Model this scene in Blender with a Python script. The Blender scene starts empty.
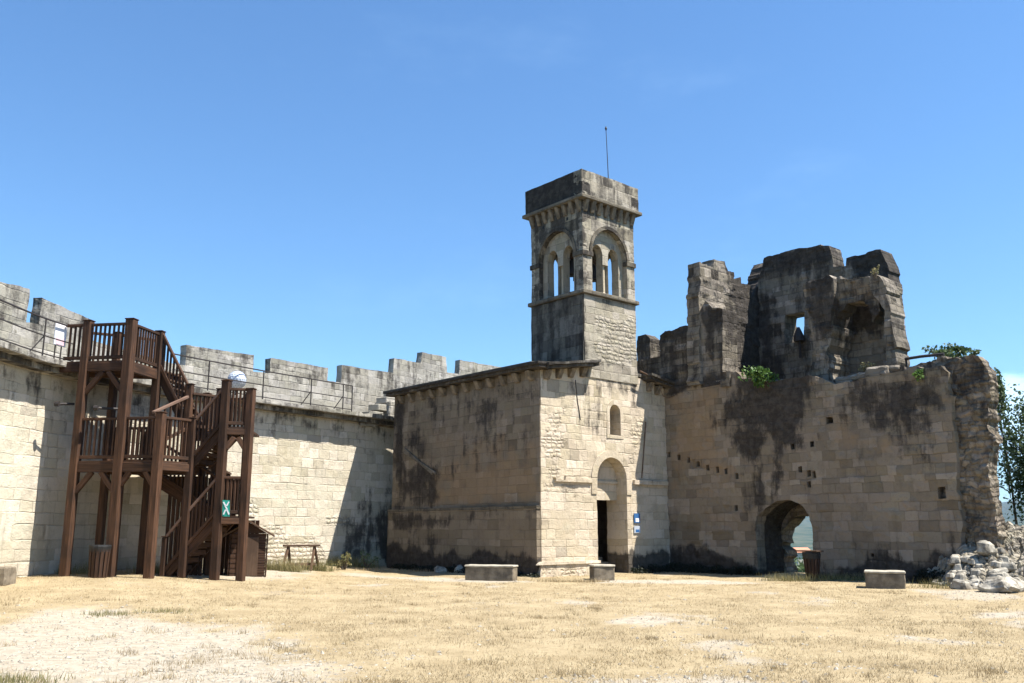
import bpy, bmesh, math, random
import numpy as np
from mathutils import Vector, Matrix, noise, geometry

random.seed(7)
R = math.radians
COL = bpy.context.scene.collection
SC = bpy.context.scene

# ------------------------------------------------------------------ camera geometry
F, EYE = 900.0, 1.5
PITCH = math.atan2(186, 900)
CP, SP = math.cos(PITCH), math.sin(PITCH)

def ray(x, y):
    dx = (x - 512) / F; dy = (341.5 - y) / F
    return Vector((dx, CP - dy * SP, SP + dy * CP))

def on_z(x, y, z):
    d = ray(x, y); t = (z - EYE) / d.z
    return Vector((d.x * t, d.y * t, z))

def at_depth(x, y, D):
    d = ray(x, y); t = D / d.y
    return Vector((d.x * t, D, EYE + d.z * t))

# ------------------------------------------------------------------ frames: (u along, v into, z up)
class Frame:
    def __init__(s, O, U):
        s.O = Vector((O[0], O[1], 0)); s.U = Vector((U[0], U[1], 0)).normalized()
        s.V = Vector((-s.U.y, s.U.x, 0))
    def pos(s, u, v, z):
        return s.O + s.U * u + s.V * v + Vector((0, 0, z))
    def uz(s, x, y, v=0.0):
        d = ray(x, y); o = s.O + s.V * v
        det = -d.x * s.U.y + s.U.x * d.y
        t = (-o.x * s.U.y + s.U.x * o.y) / det
        u = (d.x * o.y - d.y * o.x) / det
        return (u, EYE + d.z * t)
    def poly(s, pts, v=0.0):
        return [s.uz(x, y, v) for x, y in pts]
    def nrm(s, u):
        return -s.V

class CurveFrame:
    def __init__(s, pts, n=400):
        P = [Vector((a, b, 0)) for a, b in pts]
        P = [P[0] * 2 - P[1]] + P + [P[-1] * 2 - P[-2]]
        out = []
        for i in range(1, len(P) - 2):
            for k in range(60):
                t = k / 60
                a, b, c, d = P[i-1], P[i], P[i+1], P[i+2]
                out.append(0.5 * ((2*b) + (c-a)*t + (2*a-5*b+4*c-d)*t*t + (3*b-a-3*c+d)*t**3))
        out.append(P[-2])
        s.P = out; s.S = [0.0]
        for i in range(1, len(out)): s.S.append(s.S[-1] + (out[i] - out[i-1]).length)
        s.L = s.S[-1]
        s.Sa = np.array(s.S)
    def base(s, u):
        i = int(np.searchsorted(s.Sa, u)) - 1
        i = max(0, min(len(s.P) - 2, i))
        t = (u - s.S[i]) / (s.S[i+1] - s.S[i])
        p = s.P[i].lerp(s.P[i+1], t) if 0 <= t <= 1 else s.P[i] + (s.P[i+1] - s.P[i]) * t
        j0, j1 = max(0, i-6), min(len(s.P)-1, i+7)
        T = (s.P[j1] - s.P[j0]).normalized()
        return p, T
    def pos(s, u, v, z):
        p, T = s.base(u)
        return p + Vector((-T.y, T.x, 0)) * v + Vector((0, 0, z))
    def nrm(s, u):
        p, T = s.base(u); return Vector((T.y, -T.x, 0))
    def uz(s, x, y, v=0.0):
        d = ray(x, y); best = None
        lo, hi = 0.0, s.L
        us = np.linspace(-1, s.L + 1, 300); prev = None
        for u in us:
            p = s.pos(u, v, 0); c = d.x * p.y - d.y * p.x
            if prev is not None and prev[1] * c <= 0:
                a, b = prev[0], u
                for _ in range(30):
                    m = (a + b) / 2; q = s.pos(m, v, 0)
                    cm = d.x * q.y - d.y * q.x
                    if cm * prev[1] <= 0: b = m
                    else: a = m
                q = s.pos(a, v, 0); best = (a, EYE + d.z * q.y / d.y); break
            prev = (u, c)
        return best
    def poly(s, pts, v=0.0):
        return [s.uz(x, y, v) for x, y in pts]

a_ = R(40.75)
RU = Vector((math.sin(a_), -math.cos(a_), 0))          # receding-left / coming-right walls
FU = Vector((math.cos(a_), math.sin(a_), 0))           # facade direction
C0 = on_z(541, 577, 0)
FAC = Frame(C0, FU)
LWF = Frame(C0, RU)                                     # u negative = away to the far left corner
W_FAC = FAC.uz(667, 480)[0]
L_FAR = -8.45
R0 = FAC.pos(W_FAC, 0, 0)
RUI = Frame(R0, RU)
RAMP = CurveFrame([(-11.6, 14.5), (-12, 18.1), (-12.15, 21.2), (-11.9, 23.8), (-10.75, 27.3), (-8.8, 30.5), (-7.0, 33.0), (-5.2, 35.4), (-3.4, 37.8), (-1.2, 40.8), (1.2, 44), (3.6, 47.2)])
Z_WALK = 5.85

def ground_z(x, y):
    t = max(0.0, min(1.0, (-3.5 - x) / 7.0)); t = t * t * (3 - 2 * t)
    s = max(0.0, min(1.0, (y - 16) / 6.0))
    return 0.27 * t * s

# ------------------------------------------------------------------ node helpers
class NT:
    def __init__(s, m):
        m.use_nodes = True; s.t = m.node_tree; s.t.nodes.clear()
    def n(s, typ, **kw):
        nd = s.t.nodes.new(typ)
        for k, v in kw.items(): setattr(nd, k, v)
        return nd
    def lk(s, a, b): s.t.links.new(a, b)
    def put(s, sock, v):
        if isinstance(v, bpy.types.NodeSocket): s.lk(v, sock)
        else: sock.default_value = v
    def m(s, op, a, b=None, c=None, clamp=False):
        nd = s.n('ShaderNodeMath', operation=op); nd.use_clamp = clamp
        s.put(nd.inputs[0], a)
        if b is not None: s.put(nd.inputs[1], b)
        if c is not None: s.put(nd.inputs[2], c)
        return nd.outputs[0]
    def ss(s, x, lo, hi):
        nd = s.n('ShaderNodeMapRange', interpolation_type='SMOOTHSTEP')
        s.put(nd.inputs['Value'], x); s.put(nd.inputs['From Min'], lo); s.put(nd.inputs['From Max'], hi)
        return nd.outputs[0]
    def noise(s, vec, scale, detail=4, rough=.55, dim='3D', w=None):
        nd = s.n('ShaderNodeTexNoise', noise_dimensions=dim)
        if vec is not None: s.lk(vec, nd.inputs['Vector'])
        if w is not None: s.put(nd.inputs['W'], w)
        nd.inputs['Scale'].default_value = scale; nd.inputs['Detail'].default_value = detail
        nd.inputs['Roughness'].default_value = rough
        return nd.outputs[0]
    def mix(s, f, a, b, blend='MIX'):
        nd = s.n('ShaderNodeMix', data_type='RGBA', blend_type=blend)
        s.put(nd.inputs[0], f)
        for k, v in ((6, a), (7, b)):
            if isinstance(v, tuple): v = (*v[:3], 1)
            s.put(nd.inputs[k], v)
        return nd.outputs[2]
    def ramp(s, f, stops, interp='LINEAR'):
        nd = s.n('ShaderNodeValToRGB'); cr = nd.color_ramp; cr.interpolation = interp
        while len(cr.elements) < len(stops): cr.elements.new(.5)
        for e, (p, c) in zip(cr.elements, stops):
            e.position = p; e.color = (*c, 1)
        s.put(nd.inputs[0], f)
        return nd.outputs[0]
    def attr(s, name):
        nd = s.n('ShaderNodeAttribute', attribute_name=name); return nd
    def comb(s, x, y, z=0.0):
        nd = s.n('ShaderNodeCombineXYZ')
        for i, v in enumerate((x, y, z)): s.put(nd.inputs[i], v)
        return nd.outputs[0]
    def white(s, vec):
        nd = s.n('ShaderNodeTexWhiteNoise', noise_dimensions='3D'); s.lk(vec, nd.inputs['Vector']); return nd
    def out(s, color, rough=.9, bump=None, strength=.5, dist=.02, spec=.2, **kw):
        p = s.n('ShaderNodeBsdfPrincipled'); o = s.n('ShaderNodeOutputMaterial')
        if isinstance(color, tuple): color = (*color[:3], 1)
        s.put(p.inputs['Base Color'], color); s.put(p.inputs['Roughness'], rough)
        p.inputs['Specular IOR Level'].default_value = spec
        for k, v in kw.items(): s.put(p.inputs[k.replace('_', ' ')], v)
        if bump is not None:
            b = s.n('ShaderNodeBump'); b.inputs['Strength'].default_value = strength; b.inputs['Distance'].default_value = dist
            s.lk(bump, b.inputs['Height']); s.lk(b.outputs[0], p.inputs['Normal'])
        s.lk(p.outputs[0], o.inputs[0]); return p

def masonry(name, tones, bh=.28, bw=.5, dark=(.022, .019, .017), rub_default=0.0, stain_bias=0.0, mortar=.36, bump=.9, vary=.42):
    m = bpy.data.materials.new(name); t = NT(m)
    uv = t.n('ShaderNodeUVMap', uv_map='UVMap').outputs[0]
    geo = t.n('ShaderNodeNewGeometry').outputs['Position']
    sx = t.n('ShaderNodeSeparateXYZ'); t.lk(uv, sx.inputs[0])
    U, V = sx.outputs[0], sx.outputs[1]
    big = t.noise(geo, .55, 5, .6)
    mid = t.noise(geo, 2.3, 6, .65)
    mid2 = t.noise(geo, 5.1, 5, .65)
    fine = t.noise(geo, 16.0, 6, .7)
    n = len(tones)
    avg = tuple(sum(c[k] for c in tones) / n for k in range(3))
    def lay(bh, bw, w1, w2, jw, seed, var):
        """courses of varied height, blocks of varied length; returns (hash, second hash, joint mask, distance)"""
        wobA = t.noise(uv, 1.7, 2); wobB = t.noise(uv, 6.0 + seed, 3)
        v0 = t.m('ADD', V, t.m('MULTIPLY', t.m('SUBTRACT', wobA, .5), w1))
        v0 = t.m('ADD', v0, t.m('MULTIPLY', t.m('SUBTRACT', wobB, .5), w2))
        vv = t.m('ADD', t.m('DIVIDE', v0, bh), t.m('MULTIPLY', t.noise(None, 1.3, 2, dim='1D', w=t.m('ADD', v0, seed * 7.3)), var))
        row = t.m('FLOOR', vv); fv = t.m('FRACT', vv)
        r1 = t.white(t.comb(row, 3.3 + seed, 1.7)).outputs[0]
        uu = t.m('DIVIDE', t.m('ADD', U, t.m('MULTIPLY', t.m('SUBTRACT', t.noise(uv, 5.0 + seed, 3), .5), w2 * 1.4)), bw)
        uu = t.m('ADD', t.m('MULTIPLY', uu, t.m('ADD', .65, t.m('MULTIPLY', r1, .8))), t.m('MULTIPLY', r1, 37.0))
        uu = t.m('ADD', uu, t.m('MULTIPLY', t.noise(t.comb(U, row), 1.1, 2), 1.6))
        cell = t.m('FLOOR', uu); fu = t.m('FRACT', uu)
        du = t.m('MULTIPLY', t.m('MINIMUM', fu, t.m('SUBTRACT', 1.0, fu)), bw)
        dv = t.m('MULTIPLY', t.m('MINIMUM', fv, t.m('SUBTRACT', 1.0, fv)), bh)
        d = t.m('MINIMUM', du, dv)
        jn = t.m('MULTIPLY', t.noise(uv, 2.6, 4), jw)
        mo = t.m('SUBTRACT', 1.0, t.ss(d, 0.0, jn))
        w = t.white(t.comb(cell, row, .5 + seed)); sc = t.n('ShaderNodeSeparateColor'); t.lk(w.outputs[1], sc.inputs[0])
        return w.outputs[0], sc.outputs[1], sc.outputs[2], mo, d
    def tint(h, h2, k=1.0):
        c = t.ramp(h, [(i / max(1, n - 1), tuple(q * k for q in cc)) for i, cc in enumerate(tones)])
        g = t.m('ADD', 1.0 - vary * .5, t.m('MULTIPLY', h2, vary))
        return t.mix(1.0, c, t.comb(g, g, t.m('MULTIPLY', g, t.m('ADD', .9, t.m('MULTIPLY', h2, .12)))), 'MULTIPLY')
    h, h2, h3, mort, d = lay(bh, bw, .06, .03, .042, 0, 1.6)
    mort = t.m('MULTIPLY', mort, t.ss(t.noise(uv, .9, 3), .3, .62))
    col = tint(h, h2)
    col = t.mix(t.m('MULTIPLY', t.ss(big, .36, .62), .5), col, avg)
    rh, rh2, rh3, rmort, rd = lay(.15, .27, .16, .11, .075, 3, 1.5)
    rcol = tint(rh, rh2, .95)
    rgap = t.m('MULTIPLY', rmort, t.ss(mid2, .3, .6))
    rcol = t.mix(t.m('MULTIPLY', rgap, .6), rcol, tuple(k * .4 for k in avg))
    rub = t.attr('rub').outputs['Fac']
    rubf = t.ss(t.m('ADD', t.m('ADD', rub, rub_default), t.m('ADD', t.m('MULTIPLY', t.m('SUBTRACT', mid, .5), .9), t.m('MULTIPLY', t.m('SUBTRACT', h3, .5), .35))), .35, .65)
    acol = t.mix(t.m('MULTIPLY', mort, mortar), col, tuple(k * .4 for k in avg))
    lost = t.m('GREATER_THAN', h3, .975)
    acol = t.mix(t.m('MULTIPLY', lost, .5), acol, tuple(k * .4 for k in avg))
    col = t.mix(rubf, acol, rcol)
    # mottling, pitting and run-off streaks
    col = t.mix(t.m('MULTIPLY', t.ss(mid, .48, .76), .45), col, tuple(k * .5 for k in avg))
    col = t.mix(t.m('MULTIPLY', t.ss(mid2, .55, .75), .35), col, tuple(k * 1.25 for k in avg))
    col = t.mix(t.m('MULTIPLY', t.ss(fine, .54, .74), .5), col, tuple(k * .45 for k in avg))
    warm = t.ss(t.m('ADD', t.attr('warm').outputs['Fac'], t.m('MULTIPLY', t.m('SUBTRACT', mid, .5), .8)), .35, .75)
    col = t.mix(t.m('MULTIPLY', warm, .55), col, (avg[0]*1.3, avg[1]*1.1, avg[2]*.86))
    pale = t.ss(t.m('ADD', t.attr('pale').outputs['Fac'], t.m('MULTIPLY', t.m('SUBTRACT', mid, .5), .8)), .35, .75)
    col = t.mix(t.m('MULTIPLY', pale, .55), col, tuple(min(.62, k * 1.42) for k in avg))
    st = t.attr('stain_shade').outputs['Fac']  # dark marks: stains, and in places shade put into the colour
    mp = t.n('ShaderNodeMapping'); mp.inputs['Scale'].default_value = (3.2, .45, 1); t.lk(uv, mp.inputs[0])
    strk = t.noise(mp.outputs[0], 1.0, 5, .65)
    col = t.mix(t.m('MULTIPLY', t.ss(strk, .5, .75), .35), col, tuple(k * .5 for k in avg))
    sm = t.m('ADD', t.m('ADD', st, stain_bias), t.m('MULTIPLY', t.m('SUBTRACT', mid, .5), .8))
    sm = t.m('ADD', sm, t.m('MULTIPLY', t.m('SUBTRACT', strk, .5), 1.5))
    sm = t.m('ADD', sm, t.m('MULTIPLY', t.m('SUBTRACT', h, .5), .22))
    sm = t.m('ADD', sm, t.m('MULTIPLY', t.m('SUBTRACT', mid2, .5), .6))
    sm = t.m('ADD', sm, t.m('MULTIPLY', t.m('SUBTRACT', fine, .5), .35))
    sf = t.ss(sm, .25, .8)
    dk = t.mix(t.ss(mid2, .4, .62), dark, tuple(k * 2.2 for k in dark))
    col = t.mix(t.m('MULTIPLY', sf, .88), col, dk)
    hA = t.m('SUBTRACT', t.m('MULTIPLY', h, .4), t.m('MULTIPLY', mort, .5))
    hA = t.m('SUBTRACT', hA, t.m('MULTIPLY', lost, 1.5))
    hB = t.m('ADD', t.m('MULTIPLY', t.ss(rd, 0, .06), .9), t.m('MULTIPLY', rh, .9))
    hm = t.n('ShaderNodeMix', data_type='FLOAT'); t.lk(rubf, hm.inputs[0]); t.lk(hA, hm.inputs[2]); t.lk(hB, hm.inputs[3])
    ht = t.m('ADD', hm.outputs[0], t.m('MULTIPLY', fine, .8))
    ht = t.m('ADD', ht, t.m('ADD', t.m('MULTIPLY', mid, .8), t.m('MULTIPLY', mid2, .6)))
    t.out(col, .95, ht, bump, .03, spec=.12)
    return m

def simple(name, c1, c2, scale=6, rough=.8, bump=.3, dist=.01, spec=.3, detail=5, **kw):
    m = bpy.data.materials.new(name); t = NT(m)
    geo = t.n('ShaderNodeTexCoord').outputs['Object']
    nz = t.noise(geo, scale, detail, .65)
    t.out(t.mix(t.ss(nz, .32, .68), c1, c2), rough, nz, bump, dist, spec=spec, **kw)
    return m

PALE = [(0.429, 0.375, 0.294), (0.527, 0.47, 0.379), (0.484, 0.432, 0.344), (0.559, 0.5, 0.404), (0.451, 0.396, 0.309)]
CHAP = [(0.171, 0.138, 0.101), (0.223, 0.183, 0.136), (0.197, 0.157, 0.115), (0.26, 0.216, 0.162), (0.145, 0.116, 0.085)]  # chapel stone darkened, shade of the nave side put into the tone
RUIN = [(0.172, 0.138, 0.103), (0.241, 0.197, 0.151), (0.198, 0.158, 0.117), (0.29, 0.244, 0.19), (0.146, 0.116, 0.086)]  # tone lowered to carry the shade on the ruin
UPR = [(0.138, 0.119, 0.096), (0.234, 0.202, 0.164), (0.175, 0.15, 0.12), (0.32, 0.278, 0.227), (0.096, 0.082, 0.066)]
CORN = [(.12, .104, .08), (.19, .165, .128), (.15, .128, .098), (.22, .19, .148), (.10, .087, .067)]
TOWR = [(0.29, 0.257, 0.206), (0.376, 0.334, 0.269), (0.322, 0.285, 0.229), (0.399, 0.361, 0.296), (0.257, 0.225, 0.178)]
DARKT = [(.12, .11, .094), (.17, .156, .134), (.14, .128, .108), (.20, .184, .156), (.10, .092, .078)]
GREYT = [(.25, .235, .21), (.36, .34, .30), (.30, .28, .25), (.40, .38, .335), (.22, .205, .18)]
M = {}
M['ramp'] = masonry('rampart limestone', PALE, .30, .55, vary=.35)
M['parapet'] = masonry('parapet limestone', GREYT, .26, .46, stain_bias=.12, rub_default=.12)
M['merlon'] = masonry('merlon weathered stone', GREYT, .24, .5, stain_bias=.32, rub_default=.25)
M['ledge'] = masonry('ledge stone', GREYT, .3, .9, stain_bias=.25, rub_default=.1)
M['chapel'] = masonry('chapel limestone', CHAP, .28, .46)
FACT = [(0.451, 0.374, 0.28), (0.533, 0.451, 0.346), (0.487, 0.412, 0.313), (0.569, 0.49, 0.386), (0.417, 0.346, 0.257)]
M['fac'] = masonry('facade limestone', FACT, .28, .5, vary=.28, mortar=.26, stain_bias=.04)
M['tower'] = masonry('tower stone', TOWR, .32, .55, stain_bias=.08, vary=.25)
M['tower_shade'] = masonry('shaded tower stone', DARKT, .36, .7, stain_bias=.25)  # darker copy of the tower stone, shade of the left side included
M['cornice'] = masonry('cornice stone', CORN, .4, .9, stain_bias=.3)
M['corbel'] = simple('corbel stone', (.22, .18, .13), (.10, .085, .066), 5, .95, .5, .02, .1)
M['roof'] = masonry('roof slab stone', DARKT, .3, .6, stain_bias=.35)
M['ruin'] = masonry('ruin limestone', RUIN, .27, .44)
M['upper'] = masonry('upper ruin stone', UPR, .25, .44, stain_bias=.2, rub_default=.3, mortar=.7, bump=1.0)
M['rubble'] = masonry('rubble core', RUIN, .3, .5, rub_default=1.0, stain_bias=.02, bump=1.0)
M['moulding'] = masonry('moulding stone', FACT, .5, .8, stain_bias=.0, vary=.3)
M['block'] = simple('bench stone', (.235, .195, .142), (.115, .095, .07), 4, .95, .5, .01, .1)  # darkened, shade of the bench fronts included
M['bench_lit'] = simple('sunlit bench stone', (.42, .385, .31), (.27, .24, .19), 6, .95, .4, .01, .1)  # paler copy of the bench stone, sunlight on the seats put into it
M['rock'] = simple('fallen stone', (.44, .405, .335), (.13, .115, .092), 4, .95, .7, .03, .1)
M['iron'] = simple('dark iron', (.022, .02, .02), (.04, .032, .028), 20, .6, .2)
M['black'] = simple('black interior plastic', (.012, .012, .012), (.02, .02, .02), 20, .6, .2)
M['white'] = simple('white board', (.75, .75, .78), (.68, .68, .72), 4, .5, .05)
M['pinkprint'] = simple('faded pink print', (.62, .42, .48), (.7, .6, .65), 5, .5, .05)
M['teal'] = simple('teal sign plate', (.015, .27, .21), (.02, .31, .24), 6, .45, .05)
M['bluesign'] = simple('blue sign plate', (.03, .10, .26), (.05, .14, .30), 6, .45, .05)
M['greysign'] = simple('grey notice paper', (.36, .40, .46), (.42, .45, .5), 6, .5, .05)
M['redroof'] = simple('red roof tiles', (.40, .17, .10), (.50, .25, .16), 3, .9, .4)
M['housewall'] = simple('house plaster', (.62, .56, .46), (.54, .48, .38), 2, .9, .2)
M['bark'] = simple('bark', (.16, .125, .09), (.08, .065, .05), 8, .95, .8, .03, .1)

def wood(name, c1, c2, c3):
    m = bpy.data.materials.new(name); t = NT(m)
    uv = t.n('ShaderNodeUVMap', uv_map='UVMap').outputs[0]
    mp = t.n('ShaderNodeMapping'); mp.inputs['Scale'].default_value = (1.2, 22, 22); t.lk(uv, mp.inputs[0])
    g = t.noise(mp.outputs[0], 1.0, 5, .6)
    geo = t.n('ShaderNodeNewGeometry').outputs['Position']
    b = t.noise(geo, 1.6, 4)
    col = t.mix(t.ss(g, .3, .7), c1, c2)
    col = t.mix(t.m('MULTIPLY', t.ss(b, .45, .7), .55), col, c3)
    oi = t.n('ShaderNodeObjectInfo').outputs['Random']; k_ = t.m('ADD', .7, t.m('MULTIPLY', oi, .65))
    col = t.mix(1.0, col, t.comb(k_, k_, k_), 'MULTIPLY')
    t.out(col, .78, g, .6, .008, spec=.25)
    return m
M['wood'] = wood('stained timber', (.030, .015, .008), (.092, .045, .024), (.017, .011, .008))
M['wornwood'] = wood('sun worn timber', (.17, .10, .068), (.24, .155, .115), (.12, .066, .042))
M['oldwood'] = wood('old grey timber', (.085, .05, .03), (.13, .08, .05), (.05, .03, .02))

def leafmat(name, c1, c2, c3):
    m = bpy.data.materials.new(name); t = NT(m)
    a = t.attr('tone').outputs['Fac']
    col = t.ramp(a, [(0, c1), (.5, c2), (1, c3)])
    p = t.out(col, .55, spec=.3)
    tr = t.n('ShaderNodeBsdfTranslucent'); t.lk(col, tr.inputs[0])
    mx = t.n('ShaderNodeMixShader'); mx.inputs[0].default_value = .3
    o = [x for x in t.t.nodes if x.type == 'OUTPUT_MATERIAL'][0]
    t.lk(p.outputs[0], mx.inputs[1]); t.lk(tr.outputs[0], mx.inputs[2]); t.lk(mx.outputs[0], o.inputs[0])
    return m
M['leaf'] = leafmat('tree leaves', (.045, .075, .028), (.085, .125, .05), (.15, .19, .085))
M['figleaf'] = leafmat('fig leaves', (.05, .10, .02), (.085, .16, .035), (.14, .22, .06))
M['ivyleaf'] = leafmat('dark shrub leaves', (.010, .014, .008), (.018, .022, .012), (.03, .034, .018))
M['weed'] = leafmat('weeds', (.13, .14, .05), (.22, .20, .09), (.36, .30, .15))
M['straw'] = leafmat('dry grass', (.20, .147, .077), (.35, .27, .152), (.50, .405, .25))
M['far'] = leafmat('far trees', (.03, .06, .03), (.05, .085, .04), (.08, .11, .05))

# ------------------------------------------------------------------ object helpers
def tag(o, label=None, cat=None, group=None, kind=None):
    if label: o['label'] = label
    if cat: o['category'] = cat
    if group: o['group'] = group
    if kind: o['kind'] = kind
    return o

def empty(name, loc, label=None, cat=None, group=None):
    o = bpy.data.objects.new(name, None); COL.objects.link(o); o.location = loc
    o.empty_display_size = .2
    bpy.context.view_layer.update()
    return tag(o, label, cat, group)

def link(name, me, mat, parent=None):
    o = bpy.data.objects.new(name, me); COL.objects.link(o)
    if mat is not None and not me.materials: me.materials.append(mat)
    if parent is not None:
        o.parent = parent
        p = parent; off = Vector()
        while p is not None: off += p.location; p = p.parent
        o.location = -off                     # meshes are authored in world coordinates
    return o

def pip(px, poly):
    x, y = px[:, 0], px[:, 1]; inside = np.zeros(len(px), bool)
    P = np.array(poly); n = len(P)
    for i in range(n):
        x1, y1 = P[i]; x2, y2 = P[(i+1) % n]
        if y1 == y2: continue
        c = ((y1 > y) != (y2 > y)) & (x < (x2 - x1) * (y - y1) / (y2 - y1) + x1)
        inside ^= c
    return inside

def sdist(px, poly):
    P = np.array(poly); n = len(P); d = np.full(len(px), 1e9)
    for i in range(n):
        a = P[i]; b = P[(i+1) % n]; ab = b - a; L = max(1e-9, ab @ ab)
        t = np.clip(((px - a) @ ab) / L, 0, 1)
        d = np.minimum(d, np.linalg.norm(px - a - t[:, None] * ab, axis=1))
    return np.where(pip(px, poly), d, -d)

def resample(poly, step):
    out = []
    n = len(poly)
    for i in range(n):
        a = Vector(poly[i]); b = Vector(poly[(i+1) % n]); k = max(1, int(round((b-a).length / step)))
        for j in range(k): out.append(a.lerp(b, j / k))
    return out

def arch(u0, u1, z0, zs, zc, n=14):
    """outline (ccw) of an opening with jambs u0,u1, sill z0, spring zs, crown zc"""
    c = (u0 + u1) / 2; r = (u1 - u0) / 2; pts = [(u0, z0), (u1, z0)]
    for i in range(n + 1):
        a = math.pi * i / n
        pts.append((c + r * math.cos(a), zs + (zc - zs) * math.sin(a)))
    return pts

def slab(name, fr, outer, thick, mat, parent=None, holes=(), v0=0.0, step=.14, rough=.012, freq=1.6, ragged=0.0, zfix=None,
         marks=(), stone=0.0, stone_scale=2.6, rim_marks=None, hragged=0.0, back=True, vfun=None, blocky=0.0):
    """A wall leaf: polygon in (u,z) of a frame, real thickness, holes, worn faces. marks: (attribute, polygon (u,z), strength, softness)"""
    outer = [tuple(p) for p in outer]
    ar = sum(outer[i][0]*outer[(i+1) % len(outer)][1] - outer[(i+1) % len(outer)][0]*outer[i][1] for i in range(len(outer)))
    if ar < 0: outer = outer[::-1]
    zmin = min(p[1] for p in outer) if zfix is None else zfix
    def rag(pts, amt):
        o = []
        for p in pts:
            if amt and p.y > zmin + .12:
                q = fr.pos(p.x, v0, p.y)
                n1 = noise.noise_vector(q * 2.1) * amt + noise.noise_vector(q * 6.3) * amt * .6
                if amt >= .03:           # masonry breaks along its courses
                    row = math.floor(p.y / .24); cx = math.floor(p.x / .36 + .5 * (row % 2))
                    cvv = noise.noise_vector(Vector((cx * 3.17 + .5, row * 2.31 + .5, 4.4)))
                    n1 = n1 * .6 + Vector((cvv.x * amt * 2.4, 0, cvv.z * amt * 2.6))
                o.append(Vector((p.x + n1.x + n1.y * .3, p.y + n1.z)))
            else: o.append(p)
        return o
    ob = rag(resample(outer, step), ragged)
    hb = [rag(resample(h, min(step, .1)), hragged) for h in holes]
    verts = list(ob); edges = [(i, (i+1) % len(ob)) for i in range(len(ob))]
    for h in hb:
        s = len(verts); verts += h; edges += [(s+i, s+(i+1) % len(h)) for i in range(len(h))]
    A = np.array([tuple(p) for p in verts])
    lo, hi = A.min(0), A.max(0)
    gu = np.arange(lo[0] + step*.5, hi[0], step); gz = np.arange(lo[1] + step*.5, hi[1], step)
    G = np.array([(u + (step*.5 if k % 2 else 0), z) for k, z in enumerate(gz) for u in gu])
    if len(G):
        G = G + np.random.RandomState(3).uniform(-.2, .2, G.shape) * step
        keep = sdist(G, [tuple(p) for p in ob]) > step * .45
        for h in hb: keep &= sdist(G, [tuple(p) for p in h]) < -step * .4
        verts += [Vector(g) for g in G[keep]]
    res = geometry.delaunay_2d_cdt(verts, edges, [], 0, 1e-5)
    V2 = np.array([tuple(p) for p in res[0]]); T = np.array([f for f in res[2]])
    cen = V2[T].mean(1)
    ok = pip(cen, [tuple(p) for p in ob])
    for h in hb: ok &= ~pip(cen, [tuple(p) for p in h])
    T = T[ok]
    # orientation
    a, b, c = V2[T[:, 0]], V2[T[:, 1]], V2[T[:, 2]]
    cr = (b[:, 0]-a[:, 0])*(c[:, 1]-a[:, 1]) - (b[:, 1]-a[:, 1])*(c[:, 0]-a[:, 0])
    T[cr < 0] = T[cr < 0][:, ::-1]
    N = len(V2)
    nseg = max(1, int(round(thick / max(step * 1.3, .12))))
    cnt = {}
    for t in T:
        for i in range(3): cnt[(t[i], t[(i+1) % 3])] = 1
    bed = [e for e in cnt if (e[1], e[0]) not in cnt]
    bverts = sorted({v for e in bed for v in e})
    layer = [list(range(N))]
    P3 = []; uvz = []
    w_off = .13
    def wpt(u, v, z):
        q = fr.pos(u, v, z)
        d = noise.noise_vector(q * freq) * rough + noise.noise_vector(q * freq * 3.7) * rough * .6
        if stone:
            ds, ps = noise.voronoi(Vector((q.x * 1.0, q.y * 1.0, q.z * 1.5)) * stone_scale)
            k = min(1.0, (ds[1] - ds[0]) * 2.2)
            d += fr.nrm(u) * stone * (k - .6 + .5 * noise.noise(ps[0] * 3.1))
        if blocky:
            row = math.floor(z / .25 + .3 * noise.noise(Vector((z * 1.1, 3, 0)))); cx = math.floor((u + w_off) / .42 + .5 * (row % 2) + .4 * noise.noise(Vector((u, row * 3.1, 0))))
            d += fr.nrm(u) * blocky * (noise.noise(Vector((cx * 2.7 + .3, row * 1.9 + .6, 1.5))) - .2)
        if z <= zmin + .02: d.z = 0
        return q + d
    for u, z in V2:
        vv = v0 + (vfun(u, z) if vfun else 0)
        P3.append(wpt(u, vv, z)); uvz.append((u, z, v0))
    idx = {(v, 0): v for v in bverts}
    for k in range(1, nseg + 1):
        for v in bverts:
            u, z = V2[v]; w = v0 + thick * k / nseg
            idx[(v, k)] = len(P3); P3.append(wpt(u, w, z)); uvz.append((u, z, w))
    faces = [tuple(int(i) for i in t) for t in T]; uvl = [tuple((uvz[i][0], uvz[i][1]) for i in f) for f in faces]
    for (p, q) in bed:
        du = abs(V2[q][0]-V2[p][0]); dz = abs(V2[q][1]-V2[p][1])
        for k in range(nseg):
            f = (idx[(q, k)], idx[(p, k)], idx[(p, k+1)], idx[(q, k+1)])
            faces.append(f)
            if dz >= du: uvl.append(tuple((uvz[i][0] + uvz[i][2] + .37, uvz[i][1]) for i in f))
            else: uvl.append(tuple((uvz[i][0] + .2, uvz[i][2] + .11 + uvz[i][1]) for i in f))
    if back:
        bmap = {}
        for i in range(N):
            if (i, nseg) in idx: bmap[i] = idx[(i, nseg)]
            else:
                bmap[i] = len(P3); u, z = V2[i]; P3.append(wpt(u, v0 + thick, z)); uvz.append((u, z, v0 + thick))
        for t in T:
            f = (bmap[t[2]], bmap[t[1]], bmap[t[0]]); faces.append(f); uvl.append(tuple((uvz[i][0], uvz[i][1]) for i in f))
    me = bpy.data.meshes.new(name)
    me.from_pydata([tuple(p) for p in P3], [], faces)
    ul = me.uv_layers.new(name='UVMap')
    ul.data.foreach_set('uv', [c for f in uvl for p in f for c in p])
    px = np.array([(q[0], q[1]) for q in uvz])
    vals = {}
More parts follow.
